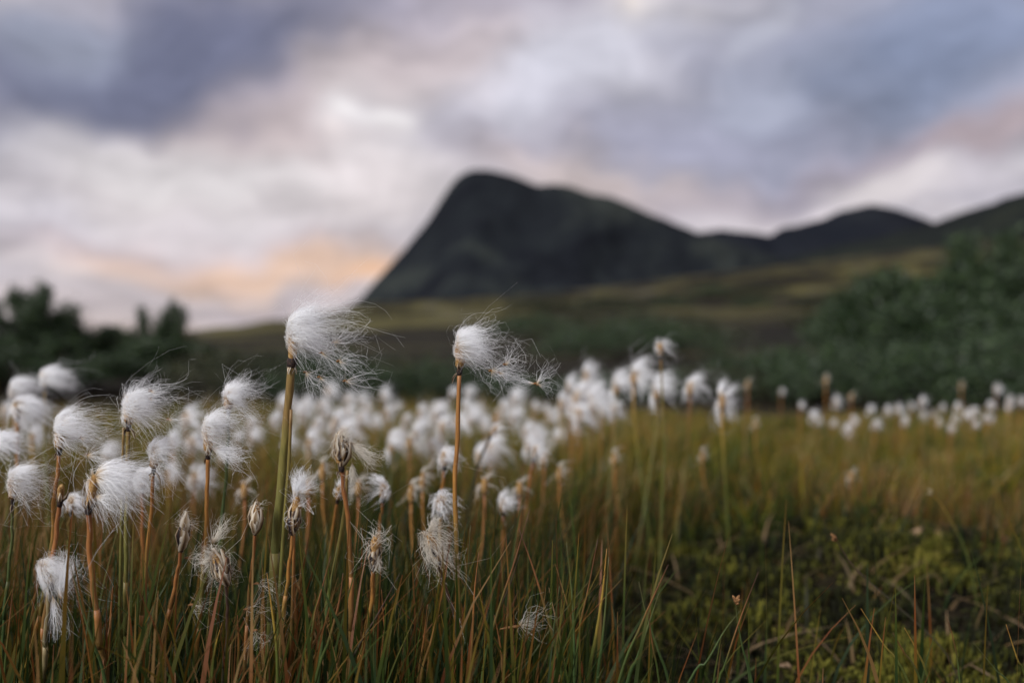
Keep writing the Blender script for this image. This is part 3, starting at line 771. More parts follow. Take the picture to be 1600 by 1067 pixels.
def bg_cotton(px, py, d, sc, label, group, k=None, seed=0):
    r_ = np.random.default_rng(1000 + seed)
    k = int(r_.integers(0, 7)) if k is None else k
    hm, rm, sm = variants[k]
    top = at(px, py, d)
    base = np.array([top[0], top[1], float(gz(top[0], top[1])) - 0.004])
    H = max(0.03, top[2] - base[2])
    root = empty('bog_cotton', base); tag(root, label, 'bog cotton', group, 'thing')
    yaw = r_.normal(0, 0.35)
    for nm, me in (('stem', sm), ('receptacle', rm), ('cotton_head', hm)):
        o = bpy.data.objects.new(nm, me); COL.objects.link(o); o.parent = root
        o.location = (0, 0, H); o.rotation_euler = (0, 0, yaw)
        if nm == 'stem':
            # the tube has unit radius: thin it in the mesh's own x,y while its lean follows
            o.scale = (1, 1, H)
        else: o.scale = (sc, sc, sc)
    return root
# unit-radius stems are thinned once, in the shared mesh
for hm, rm, sm in variants:
    n = len(sm.vertices); co = np.zeros(n * 3, np.float32); sm.vertices.foreach_get('co', co); co = co.reshape(-1, 3)
    ring = co.reshape(-1, 6, 3); c = ring.mean(1, keepdims=True)
    ring[:] = c + (ring - c) * np.array([0.0009, 0.0009, 0.0])
    for q_ in range(len(ring)): ring[q_, :, 2] = c[q_, 0, 2]
    sm.vertices.foreach_set('co', co.ravel()); sm.update()

mid = [  # the crowded band left of the white clump
    (425, 662, 1.0), (446, 700, 0.9), (470, 655, 1.1), (492, 668, 1.05), (482, 700, 0.9), (512, 618, 1.35), (543, 650, 1.05), (562, 660, 1.1), (522, 672, .95),
    (604, 652, 1.2), (612, 705, .86), (632, 660, 1.15), (655, 652, 1.25), (680, 655, 1.15), (706, 618, 1.4), (715, 668, .95), (735, 662, 1.1), (757, 672, 1.05),
    (748, 726, .85), (765, 715, .9), (783, 643, 1.25), (800, 660, 1.2), (834, 640, 1.35), (820, 680, 1.05), (835, 690, 1.05), (856, 652, 1.4), (868, 690, 1.2), (440, 640, 1.3), (395, 690, 1.0), (500, 640, 1.3), (535, 690, .9),
    (585, 668, 1.2), (690, 676, 1.0), (620, 640, 1.5), (725, 640, 1.4), (648, 684, .95)]
r_ = np.random.default_rng(4242)
mid += [(float(r_.uniform(385, 890)), float(r_.uniform(618, 668)), float(r_.uniform(1.15, 1.9))) for _ in range(22)]
mid += [(float(r_.uniform(385, 860)), float(r_.uniform(665, 725)), float(r_.uniform(0.85, 1.1))) for _ in range(3)]
clump = [(888, 612, 1.0), (915, 598, 1.05), (900, 634, .95), (876, 640, 1.0), (925, 640, .92), (940, 650, .95), (958, 648, 1.0), (905, 660, .9), (893, 650, .92), (930, 620, 1.05)]
row = [(963, 614, 1.05), (990, 600, 1.0), (1026, 622, .98), (1078, 617, 1.05), (1128, 638, .95)]
left = [(25, 668, .95), (50, 690, .85), (5, 650, 1.1), (290, 665, .95), (268, 700, .85), (303, 760, .75), (262, 745, .8), (345, 725, .95), (300, 700, .95), (370, 690, 1.1), (165, 720, .9)]
right = [(1268, 655, 1.7), (1220, 614, 1.9), (1385, 645, 1.7), (1402, 643, 1.8), (1422, 638, 1.9), (1440, 652, 1.7), (1458, 648, 1.75), (1470, 640, 2.0), (1366, 668, 1.6), (1335, 662, 1.7), (1490, 660, 1.7), (1508, 655, 1.8), (1522, 668, 1.6), (1540, 655, 1.75), (1556, 612, 1.9), (1578, 625, 1.8), (1594, 630, 1.8), (1572, 640, 1.7), (1484, 672, 1.55), (1320, 675, 1.6), (1412, 660, 1.65), (1300, 665, 1.8), (1545, 640, 1.9)]
right += [(float(x_), float(648 + 16 * math.sin(x_ * 0.37)), 1.55 + 0.4 * ((x_ * 7) % 10) / 10) for x_ in range(1250, 1600, 27)]
brown = [(1168, 606, 1.5), (1290, 600, 1.6), (1330, 625, 1.7), (1502, 608, 2.0), (1330, 752, 1.1), (1098, 722, 1.1), (850, 725, .95), (775, 660, 1.1), (640, 700, 1.0), (1180, 670, 1.4)]
spent = [(560, 772, .72), (642, 782, .74), (482, 772, .72), (660, 762, .78), (812, 772, .8), (874, 750, .9), (757, 768, .74), (504, 748, .75), (382, 776, .72), (960, 726, 1.0)]
sd = 0
for lst, lab, grp, ks, s0 in [
        (mid, 'out-of-focus white cottongrass head in the crowded band between the two tall stems', 'blurred band of heads', None, 1.0),
        (clump, 'out-of-focus white head in the dense clump right of the trailing wisp', 'dense white clump', None, 1.15),
        (left, 'out-of-focus white head among the focused stems at far left', 'blurred heads on the left', None, 1.0),
        (right, 'small distant white head at the foot of the dark right bush', 'small heads below the right bush', None, 0.82)]:
    for (px, py, d) in lst:
        if lst is mid:
            grp = 'far small heads of the band' if d > 1.12 else 'nearer heads of the band'
            where = ('just left of the tallest stem' if px < 450 else 'right of the tallest stem' if px < 540 else
                     'left of the slim orange stem' if px < 715 else 'right of the slim orange stem')
            lab = ('small far-off white head ' if d > 1.12 else 'larger nearer blurred white head low in the band ' if py > 680 else 'mid-sized blurred white head ') + where
            grp += ' ' + where
        bg_cotton(px, py, d * (1.18 if s0 > 0.9 else 1.0), s0 * (0.98 if s0 > 0.9 else 0.74) * (0.62 + 0.65 * ((sd * 37) % 11) / 11), lab, grp, ks, sd); sd += 1
for (px, py, d) in spent:
    bg_cotton(px, py, d, 1.0, 'spent brownish head with little fluff, blurred in the grass below the white band', 'spent heads below the band', 7 + sd % 2, sd); sd += 1
for (px, py, d), lab in zip(row, ['narrow white head, leftmost of the row after the dense clump', 'large bright head, highest of the row right of the clump', 'white head right behind the lone tall stem', 'small compact white head between the lone stem and the last bright one', 'last bright white head right of the lone tall stem']):
    bg_cotton(px, py, d, 1.08, lab, 'row of bright heads', None, sd); sd += 1
BL = ['faded bare head just right of the last bright head', 'faded head standing tallest before the left part of the right bush', 'faded head in front of the dark middle of the right bush', 'faint faded head high before the bush near the right edge',
      'lone small white tuft low in the grass above the moss', 'lone pale tuft low in the grass below the bright row', 'pale slanting tuft beside the hooked brown stem', 'faded head right of the slim orange stem', 'faded head left of the slim orange stem', 'faded head in the grass right of the bright row']
for q_, (px, py, d) in enumerate(brown):
    bg_cotton(px, py, d, 1.0, BL[q_], 'faded bare heads', 7 + q_ % 2, sd); sd += 1

# ------------------------------------------------------------------ sedge tufts in focus (each blade a part)
def tuft(label, blades, d):
    root = None
    for k, (col, th, pts) in enumerate(blades):
        dd = d + 0.012 * ((k * 7) % 5 - 2)
        P = stem_path(pts, dd, 0.015)
        if root is None:
            base = P[0].copy(); base[2] = float(gz(base[0], base[1])); root = empty('sedge_tuft', base); tag(root, label, 'sedge', 'sedge tufts in focus', 'thing')
        C = catmull(P, 18)
        mb = MB(); s = np.linspace(0, 1, 18)
        tube(mb, C, th / FPX * dd * 0.5 * (1.05 - 0.93 * s ** 2.2), 6, flat=0.6)
        mb.build('blade', M[col], root, origin=base)
tuft('crossing rust-red and dark sedge blades right of the slim orange stem', [
    ('redtip', 5, [(828, 795), (803, 880), (786, 930), (765, 1000), (752, 1067)]), ('redtip', 6, [(811, 826), (834, 890), (852, 950), (868, 1010), (880, 1067)]),
    ('dark', 4, [(812, 866), (796, 915), (765, 985), (735, 1067)]), ('rust', 5, [(748, 862), (741, 930), (738, 1000), (734, 1067)]), ('green', 5, [(735, 820), (731, 900), (728, 1000), (726, 1067)]),
    ('rust', 4, [(772, 960), (782, 1010), (786, 1067)]), ('redtip', 5, [(801, 985), (806, 1030), (812, 1067)])], 0.50)
tuft('upright dark green sedge blades with reddish neighbours near bottom centre-right', [
    ('green', 5, [(885, 848), (893, 920), (897, 1000), (897, 1067)]), ('redtip', 5, [(934, 842), (919, 920), (906, 980), (898, 1067)]), ('yellow', 7, [(948, 857), (941, 930), (930, 1000), (918, 1067)]),
    ('green', 6, [(951, 870), (946, 950), (940, 1010), (933, 1067)]), ('green', 5, [(874, 915), (866, 975), (852, 1035), (842, 1067)]), ('green', 5, [(944, 1040), (936, 1058), (930, 1080)])], 0.50)
tuft('fan of red-brown and green sedge blades at the edge of the moss', [
    ('redtip', 5, [(1044, 882), (1022, 930), (1000, 980), (966, 1067)]), ('green', 7, [(1030, 925), (1012, 980), (995, 1030), (980, 1067)]), ('green', 5, [(998, 908), (1010, 960), (1030, 1020), (1045, 1067)]), ('redtip', 4, [(1012, 950), (1020, 1010), (1030, 1067)])], 0.50)
tuft('thin bent sedge blades in front of the moss, one red-brown', [
    ('green', 4, [(1158, 952), (1132, 985), (1103, 1035), (1075, 1067)]), ('redtip', 4, [(1185, 893), (1157, 965), (1132, 1040), (1120, 1080)]), ('green', 5, [(1150, 950), (1160, 1010), (1175, 1067)])], 0.48)
tuft('sparse olive sedge blades leaning left over the moss at lower right', [
    ('yellow', 4, [(1345, 950), (1380, 1005), (1420, 1067)]), ('redtip', 4, [(1395, 988), (1412, 1018), (1440, 1067)]), ('yellow', 4, [(1413, 980), (1432, 1015), (1452, 1067)]), ('green', 3, [(1520, 1002), (1555, 1045), (1590, 1090)]), ('yellow', 4, [(1572, 975), (1590, 1030), (1605, 1067)]), ('redtip', 3, [(1478, 960), (1490, 1000), (1500, 1067)])], 0.50)
tuft('rust-red sedge blades leaning across below the drooping husk', [
    ('rust', 5, [(700, 876), (690, 930), (674, 1000), (655, 1067)]), ('redtip', 6, [(726, 945), (715, 990), (703, 1067)]), ('redtip', 5, [(694, 905), (712, 960), (735, 1030), (750, 1067)]), ('rust', 5, [(668, 944), (662, 1000), (653, 1067)]), ('green', 4, [(615, 947), (623, 1000), (634, 1067)]), ('green', 4, [(584, 945), (584, 1000), (584, 1067)]), ('rust', 4, [(596, 920), (600, 970), (612, 1067)])], 0.50)
tuft('green and red sedge blades between the tallest stem and the blotched head', [
    ('redtip', 6, [(536, 895), (530, 940), (514, 1000), (492, 1067)]), ('green', 7, [(527, 855), (516, 920), (507, 980), (497, 1067)]), ('green', 6, [(494, 850), (488, 930), (482, 1000), (478, 1067)]), ('redtip', 5, [(517, 868), (500, 930), (490, 970), (480, 1067)]), ('rust', 7, [(461, 850), (460, 920), (463, 990), (468, 1067)]), ('dark', 5, [(625, 895), (590, 960), (560, 1010), (540, 1067)])], 0.50)
tuft('yellowing sedge blades at the foot of the tallest cottongrass', [
    ('yellow', 6, [(417, 895), (426, 960), (432, 1010), (434, 1067)]), ('yellow', 5, [(347, 972), (337, 1010), (331, 1067)]), ('rust', 6, [(371, 960), (373, 1010), (370, 1067)]), ('green', 5, [(392, 1005), (398, 1040), (402, 1067)]), ('green', 5, [(282, 915), (290, 980), (296, 1067)]), ('redtip', 5, [(425, 1012), (412, 1045), (402, 1075)])], 0.49)
tuft('green and rust sedge blades between the stems at lower left', [
    ('green', 6, [(110, 880), (128, 950), (148, 1010), (165, 1067)]), ('rust', 6, [(176, 915), (172, 980), (168, 1067)]), ('green', 5, [(182, 905), (205, 980), (228, 1067)]), ('redtip', 5, [(103, 975), (92, 1020), (80, 1067)]), ('yellow', 5, [(47, 1005), (40, 1040), (34, 1067)]), ('redtip', 4, [(22, 905), (14, 980), (6, 1067)]), ('green', 5, [(250, 890), (236, 980), (225, 1067)])], 0.49)

# seed-bearing grass stalks over the moss, a loose seed caught in the blades
def spike_grass(label, pts, d, th, col, nsp):
    P = stem_path(pts, d, 0.02); base = P[0].copy()
    root = empty('grass_stalk', base); tag(root, label, 'grass stalk', 'seed-bearing grass stalks', 'thing')
    C = catmull(P, 22); mb = MB(); tube(mb, C, th / FPX * d * 0.5 * np.linspace(1.1, 0.6, 22), 6); mb.build('stem', M[col], root, origin=base)
    r_ = np.random.default_rng(int(pts[0][0]))
    for k in range(nsp):
        s = k / nsp * 0.24; q = C[::-1][0] * (1 - s) + C[::-1][5] * s if s < 1 else C[-1]
        a = r_.normal(0, 0.5, 3) + (C[-1] - C[-4]) / np.linalg.norm(C[-1] - C[-4]) * 1.2
        mb = MB(); lathe(mb, q, a, [(0, 0.0003), (0.001, 0.0008), (0.0022, 0.0008), (0.0034, 0.0002)], 6); mb.build('spikelet', M['seed' if col != 'yellow' else 'straw'], root, origin=base)
spike_grass('dark drooping grass stalk with a seed spike above the moss', [(1303, 838), (1318, 862), (1340, 892), (1400, 945), (1470, 1010), (1500, 1067)], 0.62, 3, 'dark', 12)
spike_grass('yellowish grass stalk with a seed spike at right, over dead leaves', [(1453, 768), (1472, 790), (1490, 822), (1512, 870), (1530, 960)], 0.80, 2.2, 'yellow', 14)
spike_grass('short grass stalk with beaded spikelets at the near edge of the moss', [(1150, 938), (1152, 965), (1160, 1010), (1172, 1067)], 0.49, 3, 'green', 7)
mbp = at(812, 976, 0.5)
t_ = empty('loose_seed', mbp); tag(t_, 'loose seed with a fan of pale bristles caught between the blades', 'seed')
mb = MB(); burst(mb, mbp, 46, 0.014, (0.85, 0, 0.1), 0.0002, 77, 0.55, 0.0025, 0.012); mb.build('bristle_tuft', M['fluff_old'], t_, origin=mbp)
mb = MB(); lathe(mb, mbp - np.array([0.010, 0, 0.002]), (1, 0, 0.15), [(0, 0.0002), (0.004, 0.0007), (0.008, 0.0008), (0.011, 0.0003)], 6); mb.build('seed', M['seed'], t_, origin=mbp)
for px, py, L, dr, lab in [(386, 952, 0.014, (0.8, 0, 0.1), 'wispy loose bristles caught on blades left of the tallest stem'), (402, 912, 0.010, (0.7, 0, -0.3), 'small curl of loose bristles above the wispy one'),
                           (300, 945, 0.010, (0.6, 0, -0.2), 'curled loose bristles snagged on stems below the leaning husk'), (294, 872, 0.013, (0.9, 0, 0.1), 'tangled loose bristles beside the pointed husk'),
                           (400, 985, 0.010, (0.4, 0, -0.6), 'lowest wisp of loose bristles left of the tallest stem')]:
    p = at(px, py, 0.495); t_ = empty('loose_seed', p); tag(t_, lab, 'seed')
    mb = MB(); burst(mb, p, 15, L * 1.35, dr, 0.00018, int(px), 0.5, 0.006, 0.006); mb.build('bristle_tuft', M['fluff_old'], t_, origin=p)
    mb = MB(); lathe(mb, p - np.array([0.002, 0, 0]), (1, 0, 0.15), [(0, 0.0002), (0.001, 0.0006), (0.002, 0.0007), (0.003, 0.0003)], 6); mb.build('seed', M['seed'], t_, origin=p)

# ------------------------------------------------------------------ grass (stuff)
def blades(mb, x, y, h, w, lean, K, seed, wind=0.15, tilt=None):
    r_ = np.random.default_rng(seed); n = len(x)
    z = gz(x, y) - 0.003
    a = r_.uniform(0, 6.283, n); ln = lean * r_.gamma(1.6, 0.6, n)
    dxy = np.stack([np.cos(a) * ln + wind * r_.uniform(0, 1, n), np.sin(a) * ln], -1)
    if tilt is not None: dxy = dxy + tilt
    s = np.linspace(0, 1, K)
    kink = r_.uniform(1.4, 2.6, n)
    off = dxy[:, None, :] * (s[None] ** kink[:, None])[:, :, None] * h[:, None, None]
    zz = z[:, None] + h[:, None] * s[None] * (1 - 0.25 * np.minimum(1, ln)[:, None] * s[None])
    P = np.concatenate([np.stack([x, y], -1)[:, None] + off, zz[:, :, None]], -1)
    b = r_.uniform(0, math.pi, n)
    sd_ = np.stack([np.cos(b), np.sin(b), 0 * b], -1)[:, None]
    ww = (w[:, None] * (1 - 0.9 * s ** 2)[None] * 0.5)[:, :, None]
    V = np.stack([P - sd_ * ww, P + sd_ * ww], 2).reshape(-1, 3)
    bq = (np.arange(n) * K * 2)[:, None] + (np.arange(K - 1) * 2)[None]
    mb.add(V, np.stack([bq, bq + 1, bq + 3, bq + 2], -1).reshape(-1, 4), None, np.tile(np.repeat(s, 2), n))

def mossy(x, y):
    """1 on the open moss at lower right"""
    e = ((x - 0.40) / 0.34) ** 2 + ((y - 0.84) / 0.28) ** 2 + 1.3 * fbm(x * 8, y * 8, 3, 41)
    return sstep(1.3, 0.7, e)
def scatter(n, y0, y1, marg, seed, powr=1.0):
    r_ = np.random.default_rng(seed)
    y = y0 + (y1 - y0) * r_.random(n) ** powr
    x = (r_.random(n) * 2 - 1) * (y * 0.53 + marg)
    return x, y, r_
# close sedges
x, y, r_ = scatter(21000, 0.36, 1.25, 0.05, 1, 0.8)
keep = r_.random(len(x)) > mossy(x, y) * 0.95
right_ = sstep(0.02, 0.10, x / np.maximum(y, 0.3))
keep &= r_.random(len(x)) > right_ * sstep(1.1, 0.7, y) * 0.93
keep &= (y > 0.47) | (r_.random(len(x)) < 0.35)
x, y = x[keep], y[keep]
h = 0.055 + 0.095 * r_.random(len(x)) ** 1.2 + 0.03 * fbm(x * 6, y * 6, 2, 9)
h *= 1 - 0.35 * sstep(0.02, 0.2, x)
mb = MB(); blades(mb, x, y, h, r_.uniform(0.0011, 0.0024, len(x)), 0.28, 6, 2)
x, y, r_ = scatter(900, 0.43, 0.66, 0.03, 8, 1.0)
keep = r_.random(len(x)) > sstep(0.02, 0.14, x / y) * 0.85
x, y = x[keep], y[keep]
blades(mb, x, y, r_.uniform(0.07, 0.165, len(x)), r_.uniform(0.0020, 0.0036, len(x)), 0.16, 8, 12, 0.05)
tag(mb.build('sedge_grass', M['grass']), 'dark green and rust sedge growing thick around the near stems', 'grass', kind='stuff')
# meadow grass beyond
x, y, r_ = scatter(22000, 1.0, 3.1, 0.15, 3, 1.1)
keep = r_.random(len(x)) > mossy(x, y)
keep &= r_.random(len(x)) > sstep(0.0, 0.1, x / y) * sstep(1.55, 1.3, y + 0.35 * fbm(x * 5, y * 5, 2, 4)) * 0.9
x, y = x[keep], y[keep]
top = 0.152 - 0.030 * np.maximum(0, y - 1.5)
h = np.clip(top * (0.62 + 0.45 * r_.random(len(x))) * (1 + 0.95 * fbm(x * 5, y * 5, 3, 19)), 0.04, 0.19)
h *= 1 - 0.30 * sstep(0.1, 0.45, x / y) * sstep(2.6, 1.4, y)
def cap(x, y):
    return np.clip((0.25 - (0.058 + 0.010 * sstep(-0.1, 0.2, x / y)) * y) * (0.92 + 1.7 * fbm(x * 4.5, y * 4.5, 3, 71)), 0.025, 0.2)
h = np.minimum(h, cap(x, y) * (r_.uniform(0.72, 1.0, len(x)) + 0.45 * (r_.random(len(x)) < 0.05)))
mb = MB(); blades(mb, x, y, h, r_.uniform(0.0016, 0.0034, len(x)), 0.55, 5, 5, 0.22)
tx, ty, r_ = scatter(520, 1.05, 3.0, 0.15, 31, 1.05)
keep = r_.random(len(tx)) > sstep(0.0, 0.1, tx / ty) * sstep(1.5, 1.2, ty) * 0.75
keep &= mossy(tx, ty) < 0.7
tx, ty = tx[keep], ty[keep]
per = 58
sz = r_.gamma(4, 0.25, len(tx)).clip(0.45, 1.7)
ti = np.repeat(np.arange(len(tx)), per)
off = r_.normal(0, 1, (len(ti), 2)) * (0.016 * sz[ti])[:, None]
x = tx[ti] + off[:, 0]; y = ty[ti] + off[:, 1]
h = np.clip((0.125 - 0.026 * np.maximum(0, y - 1.5)) * (0.45 + 0.55 * sz[ti] ** 0.7) * r_.uniform(0.6, 1.15, len(x)) * (1 - 0.5 * sstep(0.05, 0.2, x / y) * sstep(1.75, 1.25, y)), 0.03, 0.18)
h = np.minimum(h, cap(x, y) * r_.uniform(0.75, 1.08, len(x)))
blades(mb, x, y, h, r_.uniform(0.0018, 0.0038, len(x)), 0.36, 5, 35, 0.20, off / 0.016 * 0.30)
tag(mb.build('meadow_grass', M['grass_ochre']), 'ochre and olive meadow grass behind the moss and under the cotton heads', 'grass', kind='stuff')

x, y, r_ = scatter(9000, 0.62, 1.75, 0.05, 44, 1.0)
keep = (x / y > 0.05) & (r_.random(len(x)) < 0.75 - 0.55 * mossy(x, y))
x, y = x[keep], y[keep]
mb = MB(); blades(mb, x, y, r_.uniform(0.015, 0.05, len(x)), r_.uniform(0.002, 0.004, len(x)), 1.6, 5, 46, 0.3)
tag(mb.build('dead_grass', M['dead_grass']), 'flattened tan dead grass between the moss and the meadow', 'grass', kind='stuff')

# moss sprigs
x, y, r_ = scatter(70000, 0.55, 1.6, 0.03, 6, 1.0)
pm = np.maximum(mossy(x, y), 0.5 * sstep(0.0, 0.12, x) * sstep(1.25, 0.95, y))
keep = (r_.random(len(x)) < pm * (0.55 + 1.6 * fbm(x * 13, y * 13, 3, 88)).clip(0.6, 1)) & (x > -0.05)
x, y = x[keep], y[keep]
cl = fbm(x * 22, y * 22, 3, 61)
z = gz(x, y) + 0.022 * (cl + 0.32)
n = len(x); mb = MB()
hh = r_.uniform(0.006, 0.017, n) * (1 + 2.0 * cl).clip(0.25, 2)
for arm in range(4):
    a = r_.uniform(0, 6.28, n); dr = np.stack([np.cos(a), np.sin(a)], -1)
    p0 = np.stack([x, y, z - 0.004], -1)
    rad = r_.uniform(0.0015, 0.0036, n)
    p1 = p0 + np.concatenate([dr * rad[:, None], (hh * 0.8)[:, None]], -1)
    sdv = np.stack([-dr[:, 1], dr[:, 0], 0 * a], -1) * 0.0009
    p2 = p0 + np.concatenate([dr * rad[:, None] * 1.8, (hh * 0.95)[:, None]], -1)
    V = np.stack([p0, p1 - sdv, p2, p1 + sdv], 1).reshape(-1, 3)
    b = np.arange(n)[:, None] * 4
    mb.add(V, np.concatenate([b, b + 1, b + 2, b + 3], 1))
tag(mb.build('moss', M['moss']), 'yellow-green moss covering the open ground at lower right', 'moss', kind='stuff')

# dead leaves lying behind the moss
M['dead'] = mat_brown('dead_leaf', (0.11, 0.06, 0.03), (0.26, 0.17, 0.10), (0.42, 0.32, 0.23), 160)
def leaf_mesh(seed):
    r_ = np.random.default_rng(seed); mb = MB(); n = 7
    V = []
    for k in range(n):
        s = k / (n - 1); w_ = 0.22 * math.sin(math.pi * (0.06 + 0.92 * s)) ** 0.7
        for e in (-1, 0, 1): V.append((s - 0.5, w_ * e, 0.12 * math.sin(s * 3 + seed) + 0.10 * e * e + 0.03 * r_.normal()))
    mb.add(V, [(r * 3 + c, r * 3 + c + 1, r * 3 + c + 4, r * 3 + c + 3) for r in range(n - 1) for c in range(2)])
    return mb.mesh('dead_leaf', M['dead'])
lm = [leaf_mesh(s) for s in range(4)]
for k, (px, py, sz) in enumerate([(1195, 830, 50), (1262, 822, 60), (1235, 838, 36), (1340, 838, 44), (1370, 828, 34), (1440, 815, 52), (1462, 838, 40), (1310, 792, 36), (1420, 770, 40), (1085, 905, 36), (1150, 812, 40), (1500, 850, 26), (905, 935, 40), (935, 965, 30), (1470, 905, 30), (1430, 900, 30), (1225, 1045, 30), (870, 1030, 26), (1200, 800, 34), (960, 920, 34)]):
    d = 0.25 * FPX / (py - CY) * 0.93
    p = at(px, py, d); z0 = float(gz(p[0], p[1])) + 0.012
    o = bpy.data.objects.new('dead_leaf', lm[k % 4]); COL.objects.link(o)
    o.location = (p[0], p[1], max(z0, 0.01)); sz_ = sz / FPX * d
    o.scale = (sz_, sz_, sz_); o.rotation_euler = (0.5 * math.sin(k * 3.1), 0.4 * math.cos(k * 2.3), k * 1.7)
    tag(o, 'curled tan dead leaf lying around the moss clearing', 'leaf', 'dead leaves', 'thing')

# ------------------------------------------------------------------ shrubs
def shrub_meshes(seed, hgt, rad, nclump, nleaf, leaf, mat, squash=1.0):
    r_ = np.random.default_rng(seed)
    mbB, mbL = MB(), MB()
    ends = []
    for k in range(nclump):
        a = r_.uniform(0, 6.283); rr = rad * r_.random() ** 0.55
        e = np.array([math.cos(a) * rr, math.sin(a) * rr, hgt * (1 - 0.40 * (rr / rad) ** 2) * r_.uniform(0.35, 1.0) ** 0.7])
        ends.append(e)
        if k < 26:
            m_ = e * np.array([0.35, 0.35, 0.5]) + r_.normal(0, 0.03, 3) * rad
            tube(mbB, catmull([np.array([0.05 * math.cos(a) * rad, 0.05 * math.sin(a) * rad, -0.03]), m_, e], 7), np.linspace(0.011, 0.0025, 7) * (0.6 + hgt), 5)
    per = nleaf // nclump
    C = np.repeat(np.array(ends), per, 0)
    n = len(C)
    sg = rad * r_.uniform(0.06, 0.16, nclump); sg = np.repeat(sg, per)
    P = C + r_.normal(0, 1, (n, 3)) * sg[:, None] * np.array([1, 1, 0.85])
    P[:, 2] = np.abs(P[:, 2] - 0.01) + 0.01
    d = r_.normal(0, 1, (n, 3)); d[:, 2] = np.abs(d[:, 2]) * 0.8 + 0.2; d /= np.linalg.norm(d, axis=1)[:, None]
    s = np.cross(d, r_.normal(0, 1, (n, 3))); s /= np.linalg.norm(s, axis=1)[:, None]
    L = leaf * r_.uniform(0.7, 1.3, n)[:, None]
    V = np.stack([P, P + d * L * 0.5 + s * L * 0.2, P + d * L, P + d * L * 0.5 - s * L * 0.2], 1).reshape(-1, 3)
    b = np.arange(n)[:, None] * 4
    mbL.add(V, np.concatenate([b, b + 1, b + 2, b + 3], 1))
    return mbB.mesh('branches', M['bark']), mbL.mesh('crown', M[mat], smooth=False)
sm_ = {k: shrub_meshes(900 + i, 1.0, 0.62, 26, 9500, 0.062, 'willow') for i, k in enumerate('abcd')}
sm_['low'] = shrub_meshes(950, 0.5, 0.62, 60, 5200, 0.04, 'willow')
sm_['low2'] = shrub_meshes(951, 0.45, 0.62, 60, 5200, 0.04, 'heath')
def shrub(kind, px, pytop, d, sx, label, group=None, cat='bush', rot=0.0, name='willow_bush'):
    bm_, lm_ = sm_[kind]
    top = at(px, pytop, d); z0 = float(gz(top[0], d)) - 0.02
    H = top[2] - z0
    hm = {'low': 0.52, 'low2': 0.47}.get(kind, 1.04)
    root = empty(name, (top[0], d, z0)); tag(root, label, cat, group)
    for nm, me in (('branches', bm_), ('crown', lm_)):
        o = bpy.data.objects.new(nm, me); COL.objects.link(o); o.parent = root
        o.scale = (sx, sx, H / hm); o.rotation_euler = (0, 0, rot)
# left
shrub('a', 55, 447, 5.2, 0.36, 'tall dark willow bush at the left edge with a rounded crown', 'willow bushes', rot=0.3)
shrub('b', 0, 478, 5.0, 0.40, 'dark willow bush cut by the left picture edge', 'willow bushes', rot=1.9)
shrub('c', 135, 508, 5.4, 0.55, 'lower willow bush between the left bush and the two twigs', 'willow bushes', rot=0.9)
shrub('d', 225, 486, 5.3, 0.17, 'slim willow shoot, left of the pair standing against the sky', 'willow bushes', rot=2.0)
shrub('a', 273, 472, 5.3, 0.16, 'slim willow shoot, right of the pair standing against the sky', 'willow bushes', rot=4.0)
shrub('c', 270, 530, 5.1, 0.52, 'dark willow bush under the pair of slim shoots', 'willow bushes', rot=3.0)
shrub('b', 80, 530, 4.6, 0.60, 'dark willow bush behind the blurred heads at left', 'willow bushes', rot=5.0)
# centre, low
LS = ['left of the tallest cotton head', 'straight behind the tallest cotton head', 'right of the tallest cotton head', 'midway between the two tall heads', 'left of the slim-stemmed head', 'below the trailing wisp', 'left of the dense white clump',
      'above the dense white clump', 'behind the lone tall stem', 'behind the last bright head']
for k, (px, py, d, sx) in enumerate([(365, 548, 4.4, .5), (450, 556, 4.6, .5), (530, 560, 4.2, .5), (610, 556, 4.5, .55), (690, 566, 4.3, .5), (770, 584, 4.4, .5), (840, 588, 4.6, .5), (930, 588, 4.2, .5), (1020, 582, 4.4, .55), (1110, 574, 4.3, .5)]):
    shrub('low' if k % 3 else 'low2', px, py, d, sx, 'low dark shrub behind the meadow, ' + LS[k], 'low shrubs behind the meadow', rot=k * 1.3, name='low_shrub')
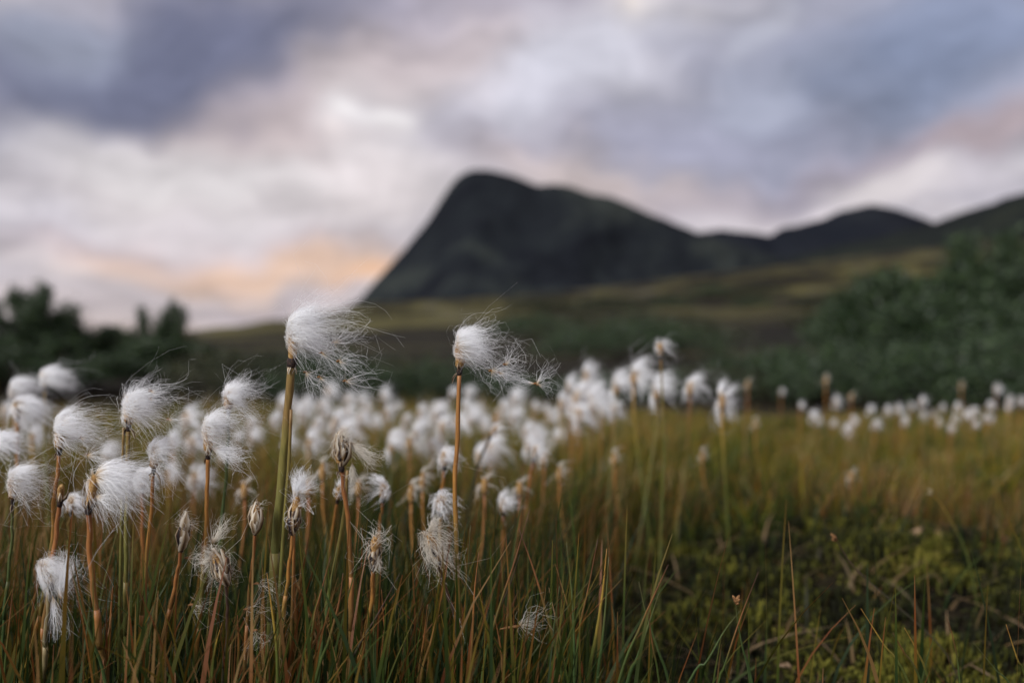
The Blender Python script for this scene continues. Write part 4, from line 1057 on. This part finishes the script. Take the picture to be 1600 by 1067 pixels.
# right
shrub('b', 1520, 376, 5.2, 0.62, 'tallest willow bush at right, its crown against the hillside', 'willow bushes', rot=0.5)
shrub('a', 1600, 366, 5.0, 0.60, 'big willow bush cut by the right picture edge', 'willow bushes', rot=2.6)
shrub('c', 1400, 418, 5.2, 0.55, 'rounded willow bush on the left shoulder of the right thicket', 'willow bushes', rot=1.4)
shrub('d', 1340, 440, 5.5, 0.40, 'outer willow bush where the right thicket meets the hillside', 'willow bushes', rot=3.9)
shrub('a', 1460, 470, 4.6, 0.62, 'dark willow bush in the middle of the right thicket', 'willow bushes', rot=5.1)
shrub('d', 1570, 480, 4.4, 0.62, 'dark willow bush low at the right edge of the thicket', 'willow bushes', rot=0.2)
shrub('low', 1270, 540, 4.4, 0.6, 'low willow shrub in front of the right thicket', 'willow bushes', rot=0.8)
shrub('low', 1175, 556, 4.4, 0.6, 'low willow shrub left of the right thicket, behind the bright heads', 'willow bushes', rot=2.2)
shrub('low', 1370, 545, 3.7, 0.6, 'low dark shrub under the right thicket near the small heads', 'willow bushes', rot=4.2)
shrub('low', 1460, 535, 3.6, 0.6, 'dark shrub below the middle of the right thicket, behind small heads', 'willow bushes', rot=1.1)
shrub('low', 1560, 530, 3.6, 0.6, 'dark shrub below the right edge of the thicket, behind small heads', 'willow bushes', rot=2.9)
shrub('c', 1480, 425, 4.9, 0.55, 'willow bush filling the thicket between its shoulder and its highest crown', 'willow bushes', rot=4.4)
# hillside
r_ = np.random.default_rng(99)
for k in range(22):
    d = 12 * (1 + k / 4.0) ** 1.25
    px = r_.uniform(640, 1330)
    x = (px - CX) / FPX * d
    bm_, lm_ = sm_['low2' if k % 3 else 'low']
    root = empty('heath_shrub', (x, d, float(gz(x, d)) - 0.05)); tag(root, 'small blurred heath shrub dotting the olive hillside', 'shrub', 'shrubs on the hillside')
    s = r_.uniform(0.7, 1.6) * (0.8 + d / 60)
    for nm, me in (('branches', bm_), ('crown', lm_)):
        o = bpy.data.objects.new(nm, me); COL.objects.link(o); o.parent = root
        o.scale = (s * 1.5, s * 1.5, s * 0.8); o.rotation_euler = (0, 0, k)
